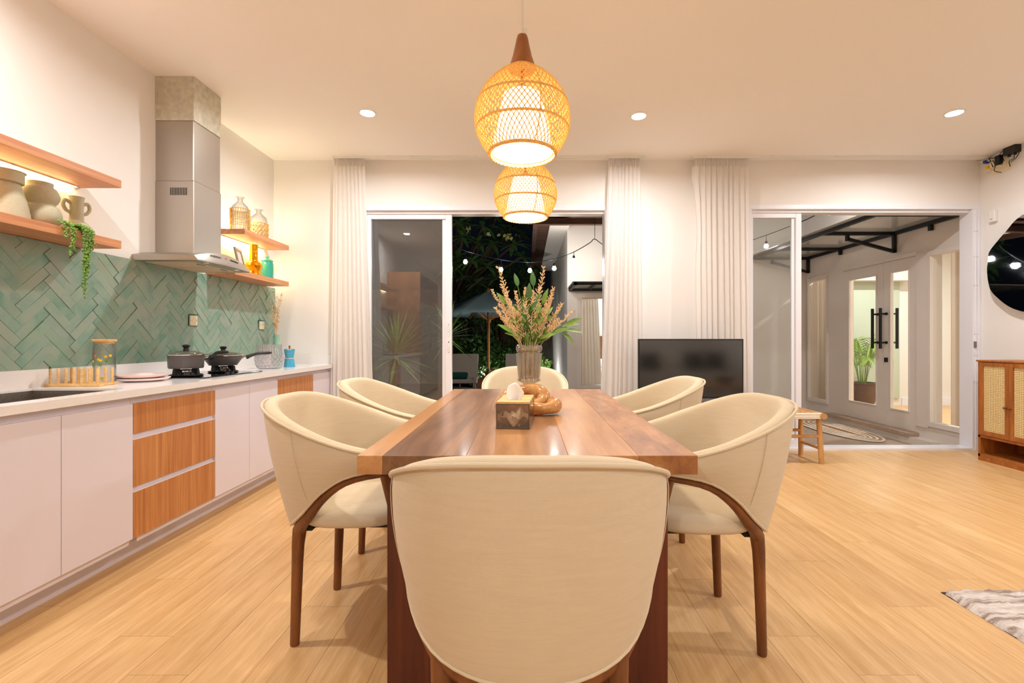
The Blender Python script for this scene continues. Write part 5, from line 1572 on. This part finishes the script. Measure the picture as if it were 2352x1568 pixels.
# ================================================================== PORCH
# awning on the porch wall
aw = thing('door_awning', 'black steel framed polycarbonate awning over the white french doors', 'awning', (XP, 6.2, 2.36))
AX0, AX1, AZ = 3.53, XP - .023, 2.37
ribs_y = [4.80, 5.68, 6.66, 7.42]
m_ = MB()
m_.box(AX0, AX0 + .04, 4.78, 7.44, AZ - .04, AZ); m_.box(AX1 - .03, AX1 + .01, 4.78, 7.44, AZ - .04, AZ)
m_.build('long_beam', M['black'], aw)
for yy in ribs_y: box('cross_rib', M['black'], aw, AX0 + .04, AX1 - .03, yy - .02, yy + .02, AZ - .04, AZ)
box('roof_sheet', M['poly'], aw, AX0 - .06, AX1 + .015, 4.78, 7.46, AZ + .002, AZ + .008)
for yy in (5.68, 7.42):
    b_ = MB().bar((AX1 - .005, yy, AZ - .04), (AX1 - .005, yy, AZ - .25), .035, .035, (0, 1, 0)).bar((AX1 - .005, yy, AZ - .235), (AX0 + .33, yy, AZ - .085), .035, .035).bar((AX0 + .33, yy, AZ - .04), (AX0 + .33, yy, AZ - .11), .035, .035, (0, 1, 0))
    b_.build('bracket', M['black'], aw)
for yy in (5.17, 6.66): box('wall_stub', M['black'], aw, AX1 - .02, AX1 + .015, yy - .018, yy + .018, AZ - .10, AZ - .04)
# oval rug on the porch
orug = thing('oval_rug', 'oval braided rug with white and brown rings before the french doors', 'rug', (4.03, 6.13, ZG), None)
mats = ['rope', 'seagrass', 'rope', 'seagrass', 'rope', 'seagrass', 'rope', 'seagrass']
for k in range(8):
    s_ = 1 - k * .125
    a, b = .275 * s_, .72 - .275 * (1 - s_)
    def oval(j, a=a, b=b):
        th = 2 * PI * j / 60; return (4.03 + a * math.cos(th), 6.13 + b * math.sin(th), ZG + .012)
    MB().tube([oval(j) for j in range(60)], .0175, 6, True, flat=.6).build('braid_ring', M[mats[k]], orug, True)
# porch curtain in windows
def curtain_y(lab, ya, yb, x, npl, seed, ztop, z0=.02):
    t = thing('curtain', lab, 'curtain', (x, (ya + yb) / 2, z0))
    rg = random.Random(seed); ph = [rg.uniform(0, 2) for _ in range(9)]
    def f(u, v):
        A = .03 + .01 * math.sin(3 * u)
        return (x + A * math.sin(2 * PI * npl * u + .6 * math.sin(5 * u + seed)), ya + (yb - ya) * u, z0 + (ztop - z0) * v)
    MB().grid(f, npl * 12, 8).build('drape', M['curtain2'], t, True, angle=180)
    def g(u, v):
        p = f(u, 1.0); return (p[0], p[1], ztop + .08 * v)
    MB().grid(g, npl * 12, 2).build('header_tape', M['curtain2'], t, True, angle=180)
curtain_y('linen curtain inside the narrow window beside the french doors', y_w2[0] - .02, y_w2[1] + .24, XP + .25, 6, 4, 2.05)
curtain_y('pale curtain hanging inside the big porch window near the sliding door', 5.04, 5.26, XP + .3, 4, 6, 2.25)
# keys
ky = thing('key_ring', 'bunch of keys with teal tags hanging in the french door lock', 'keys', (XP + .06, ymid - .05, .80))
MB().tube([(XP + .062, ymid - .05 + .018 * math.cos(a), .80 + .018 * math.sin(a)) for a in [2 * PI * k / 16 for k in range(16)]], .002, 5, True).build('ring', M['chrome'], ky, True)
for q, zz in ((-.012, .70), (.012, .64)): box('tag', M['tealglass'] if False else M['blue'], ky, XP + .058, XP + .066, ymid - .05 + q - .014, ymid - .05 + q + .014, zz, zz + .10, .002)
# potted palm in the entrance
pt = Vector((5.16, 7.26, 0))
pm = thing('potted_palm', 'feathery green palm in a brown glazed pot inside the entrance', 'potted plant', pt)
MB().lathe([(0, 0), (.12, 0), (.14, .03), (.185, .22), (.195, .33), (.185, .39), (.20, .40), (.20, .42), (.175, .42), (.165, .36), (0, .36)], pt, 36).build('pot', M['pot'], pm, True, angle=50)
MB().lathe([(0, .375), (.17, .37)], pt, 20).build('soil', M['soil'], pm)
rg = random.Random(14)
for k in range(17):
    a = k * 2.4 + rg.uniform(-.3, .3); hgt = rg.uniform(.4, .9); rad = rg.uniform(.13, .30)
    b0 = pt + Vector((.04 * math.cos(a), .04 * math.sin(a), .37))
    path = catmull([b0, b0 + Vector((rad * .25 * math.cos(a), rad * .25 * math.sin(a), hgt * .6)), b0 + Vector((rad * .65 * math.cos(a), rad * .65 * math.sin(a), hgt * .98)), b0 + Vector((rad * 1.15 * math.cos(a), rad * 1.15 * math.sin(a), hgt * .85))], 26)
    fr = MB(); fr.tube(path, [.006 - .0002 * i for i in range(26)], 5)
    for i in range(9, 26):
        t0 = (path[min(25, i + 1)] - path[i - 1]).normalized(); sd = t0.cross(Vector((0, 0, 1))).normalized()
        ln = .20 * math.sin(PI * (i - 7) / 20) + .03
        for sg in (1, -1):
            d = (t0 * .75 + sd * sg * .7 - Vector((0, 0, .18))).normalized(); w_ = t0.cross(d).cross(d).normalized() * .0055
            p = path[i]; e = p + d * ln - Vector((0, 0, ln * .3))
            fr.add([p - w_ * .4, p + w_ * .4, p.lerp(e, .5) + w_, e, p.lerp(e, .5) - w_], [(0, 1, 2, 3, 4)])
    fr.build('frond', M['leafp'], pm)
# lamps outside
def outlight(lab, x, y, z, p):
    downlight(lab, x, y, z, p, NEUT, 'downlights beyond the glass doors', .045)
outlight('small round downlight in the entrance ceiling above the potted palm', 5.4, 6.6, 2.7, 30)
outlight('small round downlight in the entrance ceiling near the porch window', 6.6, 5.4, 2.7, 30)

# ================================================================== GARDEN
# string lights
sl = thing('string_lights', 'sagging black cable of glowing outdoor bulbs strung across the courtyard', 'string lights', atY(1218, 602, 6.9))
pc = [(1000, 538), (1038, 560), (1070, 576), (1152, 596), (1218, 602), (1273, 595), (1317, 579), (1354, 558), (1366, 549), (1388, 563), (1450, 588), (1560, 592), (1700, 560), (1850, 505), (1905, 470)]
MB().tube(catmull([atY(x, y, 6.9 if x < 1700 else 6.9 - (x - 1700) * .003) for x, y in pc], 90), .006, 6).build('cable', M['black'], sl, True)
MB().tube([atY(1366, 549, 6.9), atY(1366, 500, 6.9)], .004, 6).build('suspension_wire', M['black'], sl, True)
for i, (x, y, yc) in enumerate(((1069, 601, 576), (1151, 619, 596), (1217, 621, 602), (1273, 616, 595), (1318, 598, 579), (1390, 583, 564), (1760, 565, 541), (1906, 489, 470))):
    p, c0 = [atY(x, q, 6.9 if x < 1700 else 6.9 - (x - 1700) * .003) for q in (y, yc)]
    s_ = MB().tube([c0, p + Vector((0, 0, .045))], .004, 6).lathe([(0, .03), (.018, .03), (.018, .06), (.008, .075), (0, .076)], p, 12).build('bulb_socket', M['black'], sl, True)
    MB().lathe([(0, -.032), (.018, -.028), (.03, -.008), (.028, .01), (.016, .03), (0, .032)], p, 14).build('bulb', M['bulb'], s_, True)
    l = lamp('bulb_light', 'POINT', p, 9, NEUT, sl, shadow_soft_size=.04)
# awning on the courtyard wall
aw2 = thing('wall_awning', 'small dark framed awning on the white courtyard wall above its window', 'awning', (1.3, YW, 1.88))
m_ = MB(); az = 1.885
a0, a1 = .67, 1.95
m_.box(a0, a1, 6.64, 6.68, az - .04, az); m_.box(a0, a1, YW - .04, YW, az - .04, az); m_.box(a0, a0 + .04, 6.64, YW, az - .04, az); m_.box(a1 - .04, a1, 6.64, YW, az - .04, az)
m_.build('awning_frame', M['black'], aw2)
box('roof_sheet', M['poly'], aw2, a0 - .02, a1 + .02, 6.60, YW, az + .001, az + .007)
for xx in (.98, 1.26): box('cross_rib', M['black'], aw2, xx, xx + .02, 6.68, YW - .04, az - .03, az)
MB().bar((1.28, YW - .02, az - .2), (1.28, 7.0, az - .03), .03, .03).bar((1.28, YW - .02, az - .22), (1.28, YW - .02, az - .02), .03, .03, (0, 1, 0)).build('bracket', M['black'], aw2)
# bedroom things seen through the courtyard window
curtain('sheer beige curtain inside the courtyard window', (.90, 1.17), (.90, 1.24), YW + .22, 6, 8, M['curtain2'], 1.80, .0)
bd = thing('bed', 'bed with white linen and brown headboard inside the courtyard room', 'bed', (1.9, YW + 1.6, -.02))
box('bed_base', M['canecab'], bd, 1.15, 2.7, YW + .75, YW + 2.3, -.02, .30, .01)
box('mattress', M['whiteplastic'], bd, 1.15, 2.7, YW + .75, YW + 2.3, .30, .52, .05)
box('headboard', M['planter'], bd, 1.1, 2.75, YW + 2.3, YW + 2.39, -.02, 1.15, .01)
for x0 in (1.25, 1.95): box('pillow', M['paper'], bd, x0, x0 + .6, YW + 1.85, YW + 2.28, .51, .68, .06)
outlight('small round downlight in the ceiling of the courtyard bedroom', 1.8, YW + 1.2, 2.55, 30)

# umbrella
UY = 9.8; ub = atY(1122, 779, UY).x
um = thing('garden_umbrella', 'teal canvas garden umbrella on a wooden pole in the night garden', 'umbrella', (ub, UY, ZG))
zt3 = H + (779 - 668) / F * UY; ze = H + (779 - 724) / F * UY; RU = 1.28
cn = MB(); seg = 6
apex = Vector((ub, UY, zt3)); ringp = [Vector((ub + RU * math.cos(2 * PI * k / seg + .95), UY + RU * math.sin(2 * PI * k / seg + .95), ze)) for k in range(seg)]
ins = MB()
for k in range(seg):
    a, b = ringp[k], ringp[(k + 1) % seg]; mid = (a + b) / 2 + Vector((0, 0, .02))
    pn = MB()
    n = 6; rows = []
    for i in range(n + 1):
        u = i / n; row = []
        for j in range(5):
            w_ = j / 4
            e = a.lerp(b, w_) + Vector((0, 0, .0)); p = apex.lerp(e, u); p.z += -.10 * math.sin(PI * u) * (.3 + .5 * math.sin(PI * w_)) + .06 * math.sin(PI * u)
            row.append(len(pn.v)); pn.v.append(tuple(p))
        rows.append(row)
    for i in range(n):
        for j in range(4): pn.f.append((rows[i][j], rows[i][j + 1], rows[i + 1][j + 1], rows[i + 1][j]))
    pn.build('canopy_panel', M['teal'], um, True, solid=.004)
    MB().tube([apex - Vector((0, 0, .02)), apex.lerp(a, .5) - Vector((0, 0, .0)), a - Vector((0, 0, .02))], .014, 6).build('rib', M['pole'], um, True)
    MB().tube([(ub, UY, zt3 - .62), apex.lerp(a, .52) - Vector((0, 0, .01))], .012, 6).build('strut', M['pole'], um, True)
MB().tube([(ub, UY, ZG), (ub, UY, zt3)], .03, 12).build('pole', M['pole'], um, True)
MB().lathe([(0, .07), (.02, .06), (.035, .03), (.05, 0), (.05, -.03)], (ub, UY, zt3), 14).build('finial', M['pole'], um, True)
MB().lathe([(.03, -.03), (.055, -.03), (.055, .03), (.03, .03)], (ub, UY, zt3 - .62), 14).build('runner', M['pole'], um, True)
MB().lathe([(0, .0), (.26, 0), (.26, .05), (.05, .07), (.05, .3), (0, .3)], (ub, UY, ZG - .02), 20).build('base', M['concrete'], um, True)
pl_ = thing('garden_planter', 'square brown timber planter beneath the garden umbrella', 'planter', (-.66, 8.6, ZG))
m_ = MB(); PXa, PXb, PYa, PYb = -.86, -.42, 8.3, 8.75
for k in range(4):
    z0 = ZG - .02 + k * .125
    MB().box(PXa, PXb, PYa, PYa + .03, z0, z0 + .12).box(PXa, PXb, PYb - .03, PYb, z0, z0 + .12).box(PXa, PXa + .03, PYa + .03, PYb - .03, z0, z0 + .12).box(PXb - .03, PXb, PYa + .03, PYb - .03, z0, z0 + .12).build('slat', M['planter'], pl_)
box('soil', M['soil'], pl_, PXa + .03, PXb - .03, PYa + .03, PYb - .03, ZG, ZG + .44)
# loungers
def lounger(lab, x0, y):
    t = thing('garden_chair', lab, 'garden chair', (x0 + .35, y, ZG - .02), 'wicker chairs in the garden')
    zs = .335
    sb = box('seat', M['wicker'], t, x0, x0 + .62, y - .30, y + .35, zs - .07, zs, .01)
    m_ = MB().obox((x0 + .28, y + .40, zs + .22), (.30, 0, 0), (0, .02, 0), (0, .06, .235)); m_.build('backrest', M['wicker'], t, bevel=.01)
    for xx in (x0 + .04, x0 + .58):
        for yy in (y - .27, y + .32): MB().box(xx - .025, xx + .025, yy - .025, yy + .025, ZG - .02, zs - .07).build('leg', M['wicker'], t)
    MB().box(x0 + .56, x0 + .62, y - .3, y + .33, zs + .0, zs + .05).build('side_rail', M['wicker'], t, bevel=.005)
lounger('pale wicker garden chair with a rolled teal towel on its seat', -1.54, 9.0)
lounger('pale wicker garden chair standing half hidden behind the flower vase', -.40, 9.05)
m_ = MB().tube([(-1.40, 8.83, .335 + .062), (-1.38, 8.83, .335 + .066), (-1.12, 8.85, .335 + .066), (-1.10, 8.85, .335 + .062)], [.045, .066, .066, .045], 16)
props(m_.build('rolled_towel', M['towel'], None, True, loc=(-1.25, 8.84, .335)), 'rolled dark teal towel lying on the wicker garden chair', 'towel')

# foliage
def rosette_leaf(L, W, mat): return leaf_mesh('leaf', L, W, mat, .22, 6)
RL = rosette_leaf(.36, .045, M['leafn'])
ft = thing('frangipani_tree', 'dark leafy frangipani tree with small white blossoms above the umbrella', 'tree', (-1.95, 11.4, ZG - .02))
rg = random.Random(31)
tb0 = Vector((-1.95, 11.4, ZG - .02))
MB().tube(catmull([tb0, tb0 + Vector((.1, 0, 1.0)), tb0 + Vector((-.1, -.1, 2.0)), tb0 + Vector((.1, -.2, 2.9))], 16), [.11 - .003 * i for i in range(16)], 10).build('trunk', M['bark'], ft, True)
ros = [(1052, 512, 8.6), (1075, 500, 8.8), (1110, 520, 8.8), (1140, 500, 9), (1165, 522, 9.2), (1188, 505, 9.4), (1062, 545, 8.7), (1098, 555, 9), (1130, 560, 9.2), (1180, 562, 9.2), (1050, 590, 8.7), (1085, 598, 8.6), (1120, 612, 8.9), (1060, 640, 8.8), (1095, 650, 9.0), (1150, 545, 9.3), (1205, 540, 9.5), (1040, 615, 9), (1140, 640, 9.4), (1200, 590, 9.6)]
for px, py, Y in ros:
    c0 = atY(px, py, Y)
    br0 = tb0 + Vector((0, -.1, 2.0 + .5 * rg.random()))
    MB().tube(catmull([br0, br0.lerp(c0, .5) + Vector((0, 0, -.12)), c0], 8), [.035, .033, .03, .028, .026, .024, .022, .02], 6).build('branch', M['bark'], ft, True)
    n = 11
    for k in range(n):
        a = 2 * PI * k / n + rg.uniform(-.25, .25); el = rg.uniform(-.35, .45)
        d = Vector((math.cos(a) * math.cos(el), math.sin(a) * math.cos(el), math.sin(el)))
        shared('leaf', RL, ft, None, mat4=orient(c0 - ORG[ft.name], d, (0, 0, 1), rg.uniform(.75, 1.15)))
fm = MB()
for k in range(5):
    a = 2 * PI * k / 5; d = Vector((math.cos(a), math.sin(a), .35)) ; s_ = Vector((-math.sin(a), math.cos(a), 0))
    fm.add([Vector((0, 0, 0)), d * .025 + s_ * .014, d * .042, d * .025 - s_ * .014], [(0, 1, 2, 3)])
fme = fm.mesh('blossom'); fme.materials.append(plain('blossom_white', (236, 226, 150), .6))
for px, py, Y in ((1076, 526, 8.5), (1079, 530, 8.5), (1072, 528, 8.5), (1145, 538, 8.9), (1163, 545, 9), (1168, 543, 9), (1172, 547, 9), (1188, 544, 9.2), (1160, 550, 9), (1125, 540, 8.8)):
    for q in range(2):
        o = shared('blossom', fme, ft, atY(px, py, Y) - ORG[ft.name] + Vector((rg.uniform(-.03, .03), 0, rg.uniform(-.03, .03))), (rg.uniform(.6, 1.6), rg.uniform(-.5, .5), rg.uniform(0, 6)))
# yuccas behind the left glass panel
YLm = leaf_mesh('leaf', .52, .018, M['leafg'], .12, 5)
YLb = leaf_mesh('leaf', .46, .015, M['leafg'], .10, 5)
def yucca(lab, base, h, heads, mat, nleaf=64, sc=1.0):
    t = thing('yucca_plant', lab, 'plant', base)
    base = Vector(base); rg = random.Random(int(base.x * 100))
    top_ = base + Vector((.03, 0, h))
    MB().tube([base, base.lerp(top_, .5) + Vector((-.02, 0, 0)), top_], [.045, .04, .035], 10).build('stem', M['bark'], t, True)
    for k in range(nleaf):
        a = k * 2.4; el = R(85) - (k / nleaf) * R(120) + rg.uniform(-.1, .1)
        d = Vector((math.cos(a) * math.cos(el), math.sin(a) * math.cos(el), math.sin(el)))
        shared('leaf', mat, t, None, mat4=orient(top_ - ORG[t.name] - Vector((0, 0, .10 * k / nleaf)), d, (0, 0, 1), sc * rg.uniform(.85, 1.1)))
yucca('spiky yucca right behind the glass of the garden door', (-1.62, 5.75, ZG - .02), 1.05, 1, YLm)
yucca('taller spiky yucca glimpsed through the garden door glass', (-1.15, 6.7, ZG - .02), 1.28, 1, YLb)
yucca('low spiky yucca beside the garden door curtain', (-2.25, 6.2, ZG - .02), .75, 1, YLb)
# hedge shrubs, bamboo along the garden wall
def shrub(lab, c, r, h, n, mat, leaf=.12, seed=1, cat='shrub'):
    t = thing('garden_shrub', lab, cat, (c[0], c[1], ZG - .02))
    rg = random.Random(seed); m_ = MB(); s_ = MB(); base = Vector((c[0], c[1], ZG - .02))
    for k in range(7):
        a = k * .9; e = base + Vector((r * .6 * math.cos(a), r * .6 * math.sin(a), h * .8)); s_.tube([base + Vector((.04 * math.cos(a), .04 * math.sin(a), 0)), base.lerp(e, .5) + Vector((0, 0, .1)), e], [.016, .013, .008], 5)
    s_.build('stem', M['bark'], t, True)
    for k in range(n):
        th = rg.uniform(0, 2 * PI); ph = rg.random() ** .5; rr = r * ph
        p = base + Vector((rr * math.cos(th), rr * math.sin(th), h * rg.uniform(.15, 1.0) * (1 - .25 * ph)))
        d = Vector((rg.uniform(-1, 1), rg.uniform(-1, 1), rg.uniform(-.3, .9))).normalized(); u = d.orthogonal().normalized() * leaf * .2
        m_.add([p, p + d * leaf * .5 + u, p + d * leaf, p + d * leaf * .5 - u], [(0, 1, 2, 3)])
    o = m_.build('foliage', mat, t); o['kind'] = 'stuff'
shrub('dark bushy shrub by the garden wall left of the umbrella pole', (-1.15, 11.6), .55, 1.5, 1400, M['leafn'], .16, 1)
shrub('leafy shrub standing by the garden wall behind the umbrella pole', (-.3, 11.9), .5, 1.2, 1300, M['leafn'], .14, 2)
shrub('bright green low shrub at the foot of the grey courtyard side wall', (.30, 10.2), .22, .9, 900, M['leafg'], .10, 3)
shrub('small shrub with red tinted leaves beside the timber planter', (-.72, 9.45), .12, .62, 500, plain('red_green_leaf', (120, 66, 48), .5, noise=.4, nscale=9), .11, 5)
bmb = thing('bamboo_clump', 'clump of thin dark bamboo canes against the pale garden wall', 'bamboo', (-.2, 12.2, ZG - .02), None)
rg = random.Random(77)
for k in range(34):
    x0 = rg.uniform(-1.7, .25); y0 = rg.uniform(11.9, 12.4); le = rg.uniform(-.25, .25)
    MB().tube([(x0, y0, ZG - .02), (x0 + le * .4, y0, 1.2), (x0 + le, y0, 2.7)], [.028, .024, .014], 6).build('cane', M['bark'], bmb, True)
fo = MB()
for k in range(1700):
    p = Vector((rg.uniform(-1.7, .3), rg.uniform(11.2, 12.2), 2.9 - rg.random() ** 1.5 * 1.5)); d = Vector((rg.uniform(-1, 1), rg.uniform(-1, 1), rg.uniform(-1, .3))).normalized(); u = d.orthogonal().normalized() * .018
    fo.add([p, p + d * .12 + u, p + d * .26, p + d * .12 - u], [(0, 1, 2, 3)])
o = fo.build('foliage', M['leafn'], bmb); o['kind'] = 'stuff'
# garden spot lights
for lab, x, y, p in (('small garden spot light shining up the grey side wall', .45, 9.7, 20), ('small garden spot light among the bamboo behind the umbrella', -.9, 11.3, 24)):
    t = thing('garden_spotlight', lab, 'spotlight', (x, y, ZG - .02))
    MB().tube([(x, y, ZG - .02), (x, y, ZG + .14)], .01, 8).build('spike', M['black'], t, True)
    MB().lathe([(0, 0), (.03, 0), (.04, .07), (.035, .07), (0, .05)], (x, y, ZG + .12), 14).build('head', M['black'], t, True)
    MB().lathe([(0, .066), (.034, .066)], (x, y, ZG + .12), 14).build('lens', M['bulb'], t)
    lamp('garden_spot_beam', 'POINT', (x, y, ZG + .24), p, NEUT, t, shadow_soft_size=.03)
print('objects', len(bpy.data.objects))
